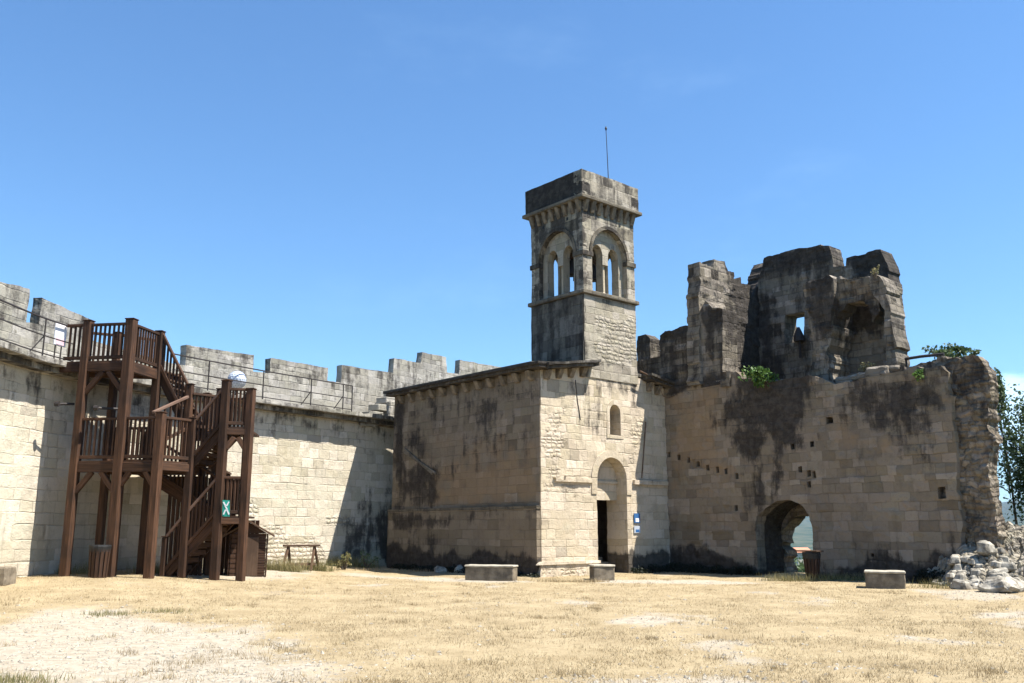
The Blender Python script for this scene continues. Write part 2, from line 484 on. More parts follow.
    for an, poly, strength, soft in marks:
        if poly is None: val = np.full(len(px), strength)
        else:
            d = sdist(px, poly)
            nz = np.array([noise.fractal(Vector((x * 1.3, z * 1.3, 5.0)), 1.0, 2.0, 4) for x, z in px])
            val = strength * np.clip((d + nz * soft * 1.2) / soft * .5 + .5, 0, 1)
        vals[an] = vals[an] + val if (an in vals and strength < 0) else np.maximum(vals.get(an, np.zeros(len(px))), val)
    for an, val in vals.items():
        at = me.attributes.new(an, 'FLOAT', 'POINT'); at.data.foreach_set('value', val.astype(np.float32))
    return link(name, me, mat, parent)

class MB:
    """collects boxes, beams and tubes in world coordinates; build() links ONE mesh object"""
    def __init__(s): s.v = []; s.f = []; s.uv = []; s.mi = []
    def quadset(s, pts, faces, uvf=None, mi=0):
        b = len(s.v); s.v += [Vector(p) for p in pts]
        for f in faces:
            s.f.append(tuple(b + i for i in f)); s.mi.append(mi)
            s.uv.append(tuple(uvf(i) if uvf else (0, 0) for i in f))
    def hexa(s, p, mi=0, ext=None):
        """8 corners: bottom ring 0-3 ccw from above, top ring 4-7"""
        F_ = [(3, 2, 1, 0), (4, 5, 6, 7), (0, 1, 5, 4), (1, 2, 6, 5), (2, 3, 7, 6), (3, 0, 4, 7)]
        p = [Vector(q) for q in p]
        b = len(s.v); s.v += p
        for f in F_:
            s.f.append(tuple(b + i for i in f)); s.mi.append(mi)
            a, e = p[f[0]], p[f[1]]; e1 = e - a; e2 = p[f[3]] - a
            if e1.length >= e2.length: s.uv.append(((0, 0), (e1.length, 0), (e1.length, e2.length), (0, e2.length)))
            else: s.uv.append(((0, 0), (0, e1.length), (e2.length, e1.length), (e2.length, 0)))
    def box(s, c, d, ax=Vector((1, 0, 0)), mi=0, taper=1.0):
        """centre of base c, size d (along ax, across, up)"""
        ax = Vector(ax).normalized(); ay = Vector((-ax.y, ax.x, 0)); c = Vector(c)
        pts = []
        for k, sc in ((0, 1.0), (1, taper)):
            for sx, sy in ((-1, -1), (1, -1), (1, 1), (-1, 1)):
                pts.append(c + ax * d[0]*.5*sx*sc + ay * d[1]*.5*sy*sc + Vector((0, 0, d[2]*k)))
        s.hexa(pts, mi)
    def beam(s, a, b, w, h, up=Vector((0, 0, 1)), mi=0):
        a, b = Vector(a), Vector(b); t = (b - a).normalized()
        side = t.cross(up)
        if side.length < 1e-3: side = t.cross(Vector((0.1, 1, 0)))
        side.normalize(); u2 = side.cross(t).normalized()
        pts = []
        for q in (a, b):
            pts += [q + side*w/2*i + u2*h/2*j for i, j in ((-1, -1), (1, -1), (1, 1), (-1, 1))]
        s.hexa(pts, mi)
    def tube(s, pts, rads, n=8, mi=0, cap=True):
        pts = [Vector(p) for p in pts]; b = len(s.v); rings = []
        for i, p in enumerate(pts):
            t = (pts[min(i+1, len(pts)-1)] - pts[max(i-1, 0)]).normalized()
            x = t.orthogonal().normalized() if abs(t.z) < .99 else Vector((1, 0, 0))
            x = (x - t * x.dot(t)).normalized(); y = t.cross(x)
            r = rads[i] if hasattr(rads, '__len__') else rads
            ring = []
            for k in range(n):
                a = 2*math.pi*k/n; ring.append(len(s.v)); s.v.append(p + x*math.cos(a)*r + y*math.sin(a)*r)
            rings.append(ring)
        for i in range(len(rings)-1):
            for k in range(n):
                s.f.append((rings[i][k], rings[i][(k+1) % n], rings[i+1][(k+1) % n], rings[i+1][k])); s.mi.append(mi)
                s.uv.append(((i, k/n), (i, (k+1)/n), (i+1, (k+1)/n), (i+1, k/n)))
        if cap:
            for ring, rev in ((rings[0], True), (rings[-1], False)):
                s.f.append(tuple(ring[::-1] if rev else ring)); s.mi.append(mi); s.uv.append(tuple((0, 0) for _ in ring))
    def build(s, name, mat, parent=None, bevel=0.0, rough=0.0, smooth=False):
        me = bpy.data.meshes.new(name)
        if rough:
            s.v = [p + noise.noise_vector(p * 4.1) * rough for p in s.v]
        me.from_pydata([tuple(p) for p in s.v], [], s.f)
        ul = me.uv_layers.new(name='UVMap')
        ul.data.foreach_set('uv', [c for f in s.uv for p in f for c in p])
        mats = mat if isinstance(mat, (list, tuple)) else [mat]
        for mm in mats: me.materials.append(mm)
        me.polygons.foreach_set('material_index', s.mi)
        if smooth: me.polygons.foreach_set('use_smooth', [True] * len(me.polygons))
        o = link(name, me, None, parent)
        if bevel:
            md = o.modifiers.new('edge', 'BEVEL'); md.width = bevel; md.segments = 1; md.limit_method = 'ANGLE'
        return o

def rough_block(name, corners, mat, parent=None, rough=.03, cuts=4, seed=0, marks=None):
    """a worn stone from 8 corners: subdivided, rounded and chipped"""
    bm = bmesh.new(); vs = [bm.verts.new(p) for p in corners]
    for f in [(3, 2, 1, 0), (4, 5, 6, 7), (0, 1, 5, 4), (1, 2, 6, 5), (2, 3, 7, 6), (3, 0, 4, 7)]: bm.faces.new([vs[i] for i in f])
    bmesh.ops.bevel(bm, geom=list(bm.edges), offset=rough*.9, segments=1, affect='EDGES')
    bmesh.ops.subdivide_edges(bm, edges=[e for e in bm.edges if e.calc_length() > .12], cuts=cuts, use_grid_fill=True)
    off = Vector((seed * 3.1, seed * 1.7, 0))
    for v in bm.verts:
        v.co += noise.noise_vector((v.co + off) * 3.0) * rough * .6 + noise.noise_vector((v.co + off) * 9.0) * rough * .35
    uvl = bm.loops.layers.uv.new('UVMap')
    bm.normal_update()
    for f in bm.faces:
        for l in f.loops:
            c = l.vert.co; n = f.normal
            l[uvl].uv = (c.x + c.y * .3, c.y) if abs(n.z) > .6 else (c.x * .8 + c.y * .8, c.z)
    me = bpy.data.meshes.new(name); bm.to_mesh(me); bm.free()
    return link(name, me, mat, parent)

def leaf_mesh(name, centers, size, mat, parent=None, seed=1, flat=.5, aspect=.6):
    """many small leaf faces; centers: array of points"""
    rs = np.random.RandomState(seed); n = len(centers); C = np.asarray(centers, float)
    d = rs.normal(size=(n, 3)); d /= np.linalg.norm(d, axis=1)[:, None]
    e = rs.normal(size=(n, 3)); e[:, 2] *= flat; e -= (e * d).sum(1)[:, None] * d; e /= np.linalg.norm(e, axis=1)[:, None]
    s = size * rs.uniform(.6, 1.3, n)[:, None]
    V = np.stack([C - d*s*.5, C + e*s*aspect*.5, C + d*s*.5, C - e*s*aspect*.5], 1).reshape(-1, 3)
    me = bpy.data.meshes.new(name)
    me.vertices.add(n*4); me.vertices.foreach_set('co', V.ravel().astype(np.float32))
    me.loops.add(n*4); me.loops.foreach_set('vertex_index', np.arange(n*4, dtype=np.int32))
    me.polygons.add(n); me.polygons.foreach_set('loop_start', np.arange(0, n*4, 4, dtype=np.int32))
    me.update(calc_edges=True)
    at = me.attributes.new('tone', 'FLOAT', 'POINT')
    cl = np.array([noise.noise(Vector(c) * (.9 / max(.05, size) * .12)) for c in C])
    tone = np.clip(rs.uniform(0, 1, n) * .7 + .15 + cl * .4, 0, 1)
    at.data.foreach_set('value', np.repeat(tone, 4).astype(np.float32))
    return link(name, me, mat, parent)

def blades(name, P, H, Wd, mat, seed, lean=.5, parent=None, tone_shift=0.0):
    rs = np.random.RandomState(seed); n = len(P); P = np.asarray(P, float)
    a = rs.uniform(0, 2*np.pi, n); side = np.stack([np.cos(a), np.sin(a), np.zeros(n)], 1)
    b = rs.uniform(0, 2*np.pi, n); ln = np.stack([np.cos(b), np.sin(b), np.zeros(n)], 1) * (lean * np.abs(rs.normal(size=n)))[:, None]
    h = H * rs.uniform(.4, 1.25, n)
    top = P + np.stack([np.zeros(n), np.zeros(n), h], 1) + ln * h[:, None]
    V = np.stack([P - side * Wd/2, P + side * Wd/2, top], 1).reshape(-1, 3)
    me = bpy.data.meshes.new(name)
    me.vertices.add(n*3); me.vertices.foreach_set('co', V.ravel().astype(np.float32))
    me.loops.add(n*3); me.loops.foreach_set('vertex_index', np.arange(n*3, dtype=np.int32))
    me.polygons.add(n); me.polygons.foreach_set('loop_start', np.arange(0, n*3, 3, dtype=np.int32))
    me.update(calc_edges=True)
    at = me.attributes.new('tone', 'FLOAT', 'POINT')
    cl = np.array([noise.fractal(Vector((p[0]*.5, p[1]*.5, 0)), 1, 2, 3) for p in P])
    tone = np.clip(rs.uniform(0, 1, n) * .8 + .1 + cl * .3 + tone_shift, 0, 1)
    at.data.foreach_set('value', np.repeat(tone, 3).astype(np.float32))
    return link(name, me, mat, parent)

# ================================================================== GROUND
def gpoly(px): return [tuple(on_z(x, y, 0))[:2] for x, y in px]
BARE = [  # worn pale patches (outlines on the ground, strength)
    (gpoly([(-80, 632), (40, 612), (130, 609), (230, 622), (300, 640), (345, 655), (330, 700), (-80, 700)]), .72, 1.1),
    (gpoly([(600, 622), (640, 616), (675, 620), (640, 626)]), .9, .5),
    (gpoly([(660, 634), (722, 633), (722, 638), (660, 638)]), .45, .5),
    (gpoly([(560, 677), (700, 674), (830, 690), (560, 700)]), .6, .5),
    (gpoly([(600, 580), (700, 580), (770, 583), (700, 584), (600, 583)]), .9, .35),
    (gpoly([(345, 573), (400, 576), (545, 581), (545, 584), (420, 581), (330, 576)]), .62, .5),
    (gpoly([(80, 577), (230, 573), (330, 573), (300, 583), (150, 588)]), .6, .8),
    (gpoly([(980, 612), (1040, 610), (1040, 618), (980, 618)]), .7, .4),
    (gpoly([(930, 590), (1040, 590), (1040, 600), (940, 600)]), .55, .5),
]
def bare_np(xy):
    n1 = np.array([noise.fractal(Vector((x*.55, y*.35, 1.0)), 1, 2, 5) for x, y in xy])
    n2 = np.array([noise.fractal(Vector((x*2.2, y*1.4, 9.0)), 1, 2, 4) for x, y in xy])
    val = np.clip((n1 - .25) * 1.2, 0, .55)
    for poly, s, soft in BARE:
        val = np.maximum(val, s * np.clip((sdist(xy, poly) + n1 * soft * .9 + n2 * soft * .5) / soft * .5 + .5, 0, 1))
    return val

def make_ground():
    xs = np.arange(-16, 17.01, .14); ys = np.concatenate([np.arange(2, 8, .5), np.arange(8, 40.01, .14)])
    X, Y = np.meshgrid(xs, ys); xy = np.stack([X.ravel(), Y.ravel()], 1)
    Z = np.array([ground_z(x, y) + .035 * noise.noise(Vector((x*.6, y*.6, 0))) + .012 * noise.noise(Vector((x*2.6, y*2.6, 4))) for x, y in xy])
    nx, ny = len(xs), len(ys)
    i = np.arange(nx*ny).reshape(ny, nx)
    f = np.stack([i[:-1, :-1], i[:-1, 1:], i[1:, 1:], i[1:, :-1]], -1).reshape(-1, 4)
    cx_ = xy[f].mean(1); q_ = (cx_ - np.array([RUI.O.x, RUI.O.y])) @ np.array([RUI.V.x, RUI.V.y])
    f = f[~((q_ > 2.6) & (cx_[:, 0] > 5))]
    me = bpy.data.meshes.new('ground')
    me.from_pydata(np.column_stack([xy, Z]).tolist(), [], f.tolist())
    b = bare_np(xy)
    at = me.attributes.new('bare', 'FLOAT', 'POINT'); at.data.foreach_set('value', b.astype(np.float32))
    m = bpy.data.materials.new('dry courtyard soil'); t = NT(m)
    geo = t.n('ShaderNodeNewGeometry').outputs['Position']
    bare = t.attr('bare').outputs['Fac']
    n1 = t.noise(geo, 1.1, 6, .65); n2 = t.noise(geo, 6, 6, .7); n3 = t.noise(geo, 34, 5, .7)
    st = t.mix(t.ss(n1, .35, .65), (.265, .205, .118), (.35, .28, .17))
    st = t.mix(t.m('MULTIPLY', t.ss(n2, .5, .7), .5), st, (.13, .098, .055))
    st = t.mix(t.m('MULTIPLY', t.ss(n3, .45, .65), .5), st, (.36, .29, .18))
    soil = t.mix(t.ss(n2, .35, .7), (.40, .35, .275), (.27, .23, .17))
    soil = t.mix(t.m('MULTIPLY', t.ss(n3, .55, .7), .6), soil, (.30, .25, .18))
    bf = t.ss(t.m('ADD', bare, t.m('ADD', t.m('MULTIPLY', t.m('SUBTRACT', n2, .5), .9), t.m('MULTIPLY', t.m('SUBTRACT', n3, .5), .7))), .3, .62)
    t.out(t.mix(bf, st, soil), .95, t.m('ADD', n2, n3), .8, .025, spec=.1)
    o = link('ground', me, m); tag(o, kind='structure', label='dry straw coloured courtyard ground with bare pale patches')
    # grass blades, denser near the camera
    rs = np.random.RandomState(5); pts = []
    N = 330000
    y = 8.2 + (31 - 8.2) * rs.uniform(0, 1, N) ** 1.25
    x = rs.uniform(-1, 1, N) * (y * .64 + .5)
    xy = np.stack([x, y], 1)
    cl = np.array([noise.fractal(Vector((a*.9, b*.7, 2.0)), 1, 2, 4) for a, b in xy])
    keep = rs.uniform(0, 1, N) < np.clip(.62 + cl * .9, .05, 1)
    xy = xy[keep]
    bb = bare_np(xy)
    xy = xy[rs.uniform(0, 1, len(xy)) > np.clip(bb * 1.5, 0, .97)]
    # keep clear of buildings
    def clear(q):
        w = Vector((q[0], q[1], 0)) - RUI.O
        if w.dot(RUI.V) > -.1: return False
        w = Vector((q[0], q[1], 0)) - FAC.O
        if w.dot(FAC.V) > -.02 and w.dot(FAC.U) > -.02: return False
        return True
    xy = np.array([q for q in xy if clear(q)])
    Zb = np.array([ground_z(a, b) + .03 * noise.noise(Vector((a*.6, b*.6, 0))) - .01 for a, b in xy])
    tag(blades('dry_grass', np.column_stack([xy, Zb]), .042, .009, M['straw'], 6, 1.1),
        'short sun bleached dry grass over the courtyard', kind='stuff')
make_ground()
def make_pebbles():
    rs = np.random.RandomState(12); N = 26000
    y = 8.5 + 20 * rs.uniform(0, 1, N) ** 1.5; x = rs.uniform(-1, 1, N) * y * .62
    xy = np.stack([x, y], 1); b = bare_np(xy); xy = xy[rs.uniform(0, 1, N) < np.clip(b * 1.0 + .03, 0, .9)]
    vs = []; f = []
    for q in xy:
        r_ = abs(rs.normal()) * .012 + .008; z = ground_z(*q) + .035 * noise.noise(Vector((q[0]*.6, q[1]*.6, 0)))
        a = rs.uniform(0, 6.3); k = len(vs); sx, sy, sz = r_ * rs.uniform(.7, 1.5), r_ * rs.uniform(.6, 1.2), r_ * rs.uniform(.4, .9)
        ca, sa = math.cos(a), math.sin(a)
        for ux, uy, uz in ((1, 0, .1), (0, 1, -.1), (-1, 0, .2), (0, -1, 0), (.1, .1, 1)):
            vs.append((q[0] + ux*sx*ca - uy*sy*sa, q[1] + ux*sx*sa + uy*sy*ca, z + uz*sz))
        f += [(k, k+1, k+4), (k+1, k+2, k+4), (k+2, k+3, k+4), (k+3, k, k+4)]
    me = bpy.data.meshes.new('pebbles'); me.from_pydata(vs, [], f)
    tag(link('pebbles', me, simple('pebble stone', (.40, .36, .29), (.16, .14, .11), 30, .95, .2)), 'small pebbles and grit over the bare patches', kind='stuff')
    # scattered taller tufts of dead grass
    N = 900; y = 9 + 19 * rs.uniform(0, 1, N) ** 1.3; x = rs.uniform(-1, 1, N) * y * .62; P = []
    for a, b in zip(x, y):
        if noise.fractal(Vector((a*.45, b*.45, 7)), 1, 2, 3) < .02: continue
        w = Vector((a, b, 0)) - RUI.O
        if w.dot(RUI.V) > -.3 : continue
        w = Vector((a, b, 0)) - FAC.O
        if w.dot(FAC.V) > -.3 and w.dot(FAC.U) > -.3: continue
        for k in range(40):
            q = rs.normal(size=2) * .07; P.append((a + q[0], b + q[1], ground_z(a, b) - .02))
    tag(blades('dry_tufts', P, .085, .008, M['straw'], 14, .7, tone_shift=-.12), 'scattered taller tufts of dead grass on the courtyard', kind='stuff')
make_pebbles()

def make_terrain():
    rr = [0, 15, 30, 34, 38, 44, 52, 60, 75, 95, 130, 180, 260, 400, 600, 900, 1400, 2200, 3200, 4500, 5500, 6500, 7500, 9000, 12000]
    na = 180; vs = []; f = []
    def h(r, a):
        x, y = r*math.sin(a), r*math.cos(a)
        s = max(0, min(1, (r-33)/100)); s = s*s*(3-2*s)
        s2 = max(0, min(1, (r-150)/500)); s2 = s2*s2*(3-2*s2)
        z = -.25 - 14*s - 55*s2
        if r > 3200:
            k = min(1, (r-3200)/3000); k = k*k*(3-2*k)
            z += k * (90 + 260*max(0, noise.fractal(Vector((a*5.0, r*.0003, 2)), 1, 2, 4) + .45))
        z += noise.noise(Vector((x*.02, y*.02, 0))) * min(3, s*2 + s2*3)
        return z
    for r in rr:
        for k in range(na): 
            a = 2*math.pi*k/na; vs.append((r*math.sin(a), r*math.cos(a), h(r, a)))
    for i in range(len(rr)-1):
        for k in range(na):
            f.append((i*na+k, i*na+(k+1) % na, (i+1)*na+(k+1) % na, (i+1)*na+k)[::-1])
    me = bpy.data.meshes.new('terrain'); me.from_pydata(vs, [], f)
    m = bpy.data.materials.new('valley land'); t = NT(m)
    geo = t.n('ShaderNodeNewGeometry').outputs['Position']
    n = t.noise(geo, .012, 6, .6); n2 = t.noise(geo, .1, 5, .6)
    c = t.mix(t.ss(n, .4, .6), (.03, .05, .018), (.085, .088, .045)); c = t.mix(t.m('MULTIPLY', t.ss(n2, .5, .7), .5), c, (.02, .036, .014))
    t.out(c, .95, spec=.1)
    tag(link('terrain', me, m), kind='structure', label='valley plain and far hills beyond the castle')
make_terrain()

# ================================================================== RAMPART WALL (left, curved)
def make_rampart():
    t = empty('rampart_wall', RAMP.pos(9, 1.5, 0), 'long curved pale limestone rampart wall with merlons behind the wooden stairs', 'wall')
    L = RAMP.L; u_end = LWF and RAMP.uz(393, 480, .5)[0]
    sh = lambda pts: [RAMP.uz(x, y, .5) for x, y in pts]
    outer = [(0, -.3), (u_end + .6, -.3), (u_end + .6, Z_WALK - .3), (0, Z_WALK - .3)]
    marks = [('stain_shade', [(0, 4.9), (L, 4.9), (L, 5.6), (0, 5.6)], .55, .6),
             ('stain_shade', sh([(345, 560), (345, 530), (372, 500), (400, 480), (400, 565)]), .75, .7),
             ('stain_shade', sh([(55, 375), (80, 385), (100, 430), (60, 420)]), .4, .5),
             ('rub', sh([(250, 500), (275, 520), (330, 545), (330, 570), (250, 570)]), .75, .4),
             ('rub', sh([(320, 515), (352, 512), (350, 530), (322, 530)]), .6, .25),
             ('rub', sh([(-40, 340), (30, 352), (40, 372), (-40, 365)]), .5, .25),
             ('warm', sh([(255, 440), (330, 450), (330, 500), (255, 500)]), .35, .8),
             ('pale', sh([(-40, 400), (45, 400), (35, 560), (-40, 560)]), .55, .6),  # sunlit area left of the stair shadow, painted paler
             ('pale', sh([(250, 455), (360, 465), (340, 545), (250, 540)]), .45, .6)]  # sunlit area between ledge shadow and chapel shadow, painted paler
    slab('wall', RAMP, outer, .9, M['ramp'], t, v0=.58, step=.16, rough=.02, marks=marks, zfix=-.3)
    # projecting walkway ledge and its corbel course
    slab('walkway_ledge', RAMP, [(0, Z_WALK - .14), (u_end + .9, Z_WALK - .14), (u_end + .9, Z_WALK), (0, Z_WALK)], 1.35, M['ledge'], t, v0=0, step=.12,
         rough=.025, freq=2.5, ragged=.03, marks=[('stain_shade', None, .25, 1)])
    slab('ledge_course', RAMP, [(0, Z_WALK - .3), (u_end + .9, Z_WALK - .3), (u_end + .9, Z_WALK - .143), (0, Z_WALK - .143)], 1.1, M['ledge'], t, v0=.3, step=.12,
         rough=.03, freq=2.5, ragged=.02, marks=[('stain_shade', None, .35, 1)])
    # parapet
    vp = 1.3
    sill = [(-30, 318), (30, 322), (62, 331), (92, 340), (180, 365), (260, 372), (333, 381), (390, 392), (450, 378), (510, 382)]
    su = [RAMP.uz(x, y, vp) for x, y in sill]
    su = [q for q in su if q]
    u0 = su[0][0]; u1 = su[-1][0]
    mean = sum(z for _, z in su[:7]) / 7
    prof = [(0, 6.75)] + [(u, z) for u, z in su[:7]]
    # tall section towards the chapel
    tall = [RAMP.uz(x, y, vp) for x, y in [(342, 365), (393, 373), (394, 358), (421, 363), (422, 352), (446, 357), (447, 372), (459, 374), (460, 360), (500, 367), (540, 372)]]
    tall = [q for q in tall if q]
    prof = prof[:-1] + [(tall[0][0] - .02, prof[-1][1])] + tall
    outer = [(0, Z_WALK)] + prof + [(tall[-1][0], Z_WALK)]
    outer = outer[:1] + [(outer[-1][0], Z_WALK)] + prof[::-1]
    slab('parapet', RAMP, outer, .3, M['parapet'], t, v0=vp, step=.13, rough=.02, ragged=.018, zfix=Z_WALK,
         marks=[('stain_shade', [(0, 6.6), (L, 6.6), (L, 9), (0, 9)], .3, .5), ('pale', [(0, Z_WALK), (L, Z_WALK), (L, 6.9), (0, 6.9)], .45, .5)])
    mer = [[(-45, 268), (30, 289), (28, 330), (-45, 330)], [(42, 297), (92, 320), (92, 345), (42, 334)], [(187, 345), (254, 355), (254, 378), (187, 372)],
           [(271, 358), (328, 368), (328, 388), (271, 380)]]
    for k, q in enumerate(mer):
        pts = RAMP.poly(q, vp)
        z0 = min(np.interp(pts[3][0], [p[0] for p in su], [p[1] for p in su]), np.interp(pts[2][0], [p[0] for p in su], [p[1] for p in su])) - .05
        slab('merlon', RAMP, [(pts[0][0], z0), (pts[1][0], z0), pts[1], pts[0]], .294, M['merlon'], t, v0=vp + .003, step=.11, rough=.02, ragged=.022, zfix=z0,
             marks=[('stain_shade', None, .1, 1)])
    # broken stair blocks climbing to the chapel roof
    for k, (x, y, w_) in enumerate([(366, 420, .8), (374, 412, .8), (382, 405, .7), (390, 398, .7), (397, 392, .7), (386, 421, .9)]):
        u, z = RAMP.uz(x, y, .6)
        pts = [RAMP.pos(u + a*w_*.5, .45 + b*.6, z - .26 + c*.27) for c in (0, 1) for a, b in ((-1, 0), (1, 0), (1, 1), (-1, 1))]
        rough_block('step', pts, M['ledge'] if k < 5 else M['block'], t, .03, 3, k)
    pts = [RAMP.pos(u_end + a, .3 + b*.9, Z_WALK - .05 + c*.75) for c in (0, 1) for a, b in ((-.5, 0), (1.2, 0), (1.2, 1), (-.5, 1))]
    rough_block('step', pts, M['merlon'], t, .05, 4, 9)
make_rampart()

# ================================================================== CHAPEL with bell tower
H_EAVE = 6.62
TW0, TW1 = 2.05, 4.72           # tower along the facade
TD = 2.68
def make_chapel():
    t = empty('chapel', FAC.pos(3, 4, 0), 'old limestone chapel with a square bell tower and an arched doorway', 'chapel')
    W, APEX = W_FAC, 6.98
    fp = lambda pts, v=0: FAC.poly(pts, v)
    door = arch(2.55, 4.02, -.1, 3.1, 3.84)
    win = arch(3.24, 3.78, 4.62, 5.42, 5.68, 10)
    outer = [(.03, -.3), (W + .12, -.3), (W + .12, 6.53), (W/2, APEX), (.03, 6.55)]
    marks = [('rub', fp([(543, 405), (567, 407), (566, 480), (543, 480)]), .62, .3), ('rub', fp([(543, 478), (590, 480), (588, 500), (543, 500)]), .35, .3),
             ('rub', fp([(543, 565), (599, 563), (599, 580), (543, 580)]), .8, .15),
             ('rub', fp([(590, 500), (556, 510), (556, 520), (590, 520)]), .35, .2),
             ('rub', fp([(626, 415), (648, 420), (640, 475), (628, 480)]), .5, .3),
             ('stain_shade', fp([(590, 364), (640, 375), (632, 400), (590, 412)]), .42, .4), ('stain_shade', fp([(588, 380), (606, 390), (603, 450), (590, 440)]), .42, .4),
             ('stain_shade', fp([(540, 366), (590, 366), (580, 400), (543, 400)]), .2, .5),  # cast shadow of the left eave put into the colour
             ('stain_shade', fp([(612, 580), (612, 565), (640, 556), (670, 556), (670, 585)]), 1.5, .3), ('stain_shade', fp([(630, 380), (640, 378), (636, 412), (628, 410)]), .5, .2),  # dark wall foot and right eave shadow, shade put into the colour
             ('warm', fp([(626, 490), (645, 500), (645, 560), (626, 560)]), .45, .4), ('pale', fp([(543, 500), (597, 500), (597, 560), (543, 560)]), .4, .3)]
    slab('facade', FAC, outer, .95, M['fac'], t, holes=[door, win], step=.13, rough=.02, marks=marks, zfix=-.3)
    # side and rear walls
    lf = lambda pts, v=0: [LWF.uz(x, y, v) for x, y in pts]
    outer = [(L_FAR, -.3), (-.012, -.3), (-.012, 6.55), (L_FAR, 6.55)]
    marks = [('stain_shade', lf([(400, 400), (540, 370), (540, 402), (470, 405), (430, 425), (405, 430)]), .5, .8),
             ('stain_shade', lf([(465, 385), (500, 380), (505, 430), (470, 450), (455, 470), (470, 420)]), .62, .6),
             ('stain_shade', lf([(397, 460), (440, 462), (440, 505), (397, 508)]), .8, .4), ('stain_shade', lf([(405, 430), (425, 428), (430, 460), (405, 462)]), .65, .4),
             ('stain_shade', lf([(490, 425), (540, 415), (540, 440), (500, 445), (490, 470), (478, 470)]), .5, .6),
             ('stain_shade', lf([(393, 395), (404, 395), (402, 460), (393, 470)]), .9, .2),
             ('warm', lf([(440, 470), (490, 440), (540, 450), (540, 505), (430, 508)]), .85, .8), ('warm', lf([(430, 430), (470, 420), (470, 460), (430, 470)]), .5, .5)]
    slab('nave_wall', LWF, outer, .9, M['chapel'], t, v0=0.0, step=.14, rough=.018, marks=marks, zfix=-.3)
    lb = lambda pts: lf(pts, -.14)
    marks = [('stain_shade', lb([(393, 513), (541, 508), (541, 514), (470, 518), (440, 530), (393, 535)]), .7, .3),
             ('stain_shade', lb([(393, 545), (440, 560), (480, 556), (541, 562), (541, 582), (393, 580)]), 1.6, .35), ('stain_shade', lb([(393, 520), (450, 520), (440, 560), (393, 560)]), .45, .6),  # wall-foot grime, deepened with shade put into the colour
             ('stain_shade', lb([(385, 570), (385, 548), (420, 552), (470, 566), (470, 580)]), 1.7, .3)]
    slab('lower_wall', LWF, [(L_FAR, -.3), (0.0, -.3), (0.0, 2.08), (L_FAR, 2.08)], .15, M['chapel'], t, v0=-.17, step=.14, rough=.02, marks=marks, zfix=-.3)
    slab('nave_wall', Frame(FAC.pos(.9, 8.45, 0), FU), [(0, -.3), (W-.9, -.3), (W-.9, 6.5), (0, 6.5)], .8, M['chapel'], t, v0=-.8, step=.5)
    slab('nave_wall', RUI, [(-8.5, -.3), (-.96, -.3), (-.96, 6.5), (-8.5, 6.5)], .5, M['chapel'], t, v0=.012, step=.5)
    # roof: two low slopes of stone slabs
    mb = MB()
    for (ua, za, ub, zb) in ((-.4, 6.74, W/2, APEX + .12), (W/2, APEX + .12, W + .1, 6.74)):
        p = [FAC.pos(ua, -.02, za-.1), FAC.pos(ub, -.02, zb-.1), FAC.pos(ub, 8.7, zb-.1), FAC.pos(ua, 8.7, za-.1)]
        mb.hexa(p + [q + Vector((0, 0, .1)) for q in p])
    mb.build('roof', M['roof'], t)
    # cornices: along the nave wall and raking on the facade
    slab('cornice', LWF, [(L_FAR - .1, 6.53), (.36, 6.53), (.36, 6.62), (L_FAR - .1, 6.62)], .42, M['cornice'], t, v0=-.36, step=.12, rough=.02, ragged=.02, marks=[('stain_shade', None, .4, 1)])
    slab('cornice', LWF, [(L_FAR - .1, 6.625), (.4, 6.625), (.4, 6.705), (L_FAR - .1, 6.705)], .5, M['roof'], t, v0=-.44, step=.12, rough=.025, ragged=.02, marks=[('stain_shade', None, .5, 1)])
    def rake(ua, ub, v, th, dz, hh, mat):
        za = 6.5 + (ua / (W/2)) * (APEX - 6.5) if ua < W/2 else 6.5 + ((W - ua) / (W/2)) * (APEX - 6.5)
        zb = 6.5 + (ub / (W/2)) * (APEX - 6.5) if ub < W/2 else 6.5 + ((W - ub) / (W/2)) * (APEX - 6.5)
        slab('cornice', FAC, [(ua, za + dz), (ub, zb + dz), (ub, zb + dz + hh), (ua, za + dz + hh)], th, mat, t, v0=v, step=.12, rough=.018, ragged=.015, marks=[('stain_shade', None, .35, 1)])
    rake(-.01, TW0 + .35, -.42, .42, .0, .11, M['cornice']); rake(-.05, TW0 + .3, -.52, .52, .115, .08, M['roof'])
    rake(TW1 + .25, W + .05, -.42, .42, .0, .11, M['cornice']); rake(TW1 + .22, W + .1, -.52, .52, .115, .08, M['roof'])
    # corbels
    def corbel(fr, u, z, dep=.27, w_=.2, hgt=.3, mat=None, par=None):
        pts = []
        b = [(-1, -.04 - dep*.25, z - hgt), (1, -.04 - dep*.25, z - hgt), (1, .02, z - hgt), (-1, .02, z - hgt), (-1, -dep, z), (1, -dep, z), (1, .02, z), (-1, .02, z)]
        pts = [fr.pos(u + s*w_/2, v, zz) for s, v, zz in b]
        return rough_block('corbel', pts, mat or M['corbel'], par or t, .02, 2, int(u*10))
    for k in range(12): corbel(LWF, -.35 - k*.68, 6.5)
    for u in (.25, .8, 1.35, 1.9, 5.3, 5.75): corbel(FAC, u, 6.48 + (min(u, W-u) / (W/2)) * (APEX - 6.5))
    # string courses, plinth, door surround
    slab('string_course', LWF, [(L_FAR, 2.083), (.03, 2.083), (.03, 2.17), (L_FAR, 2.17)], .19, M['cornice'], t, v0=-.19, step=.12, rough=.02, ragged=.012, marks=[('stain_shade', None, .1, 1)])
    slab('string_course', FAC, [(.62, 2.95), (2.3, 2.95), (2.3, 3.08), (.62, 3.08)], .1, M['moulding'], t, v0=-.08, step=.06, rough=.03, ragged=.05, marks=[('stain_shade', None, .15, 1)])
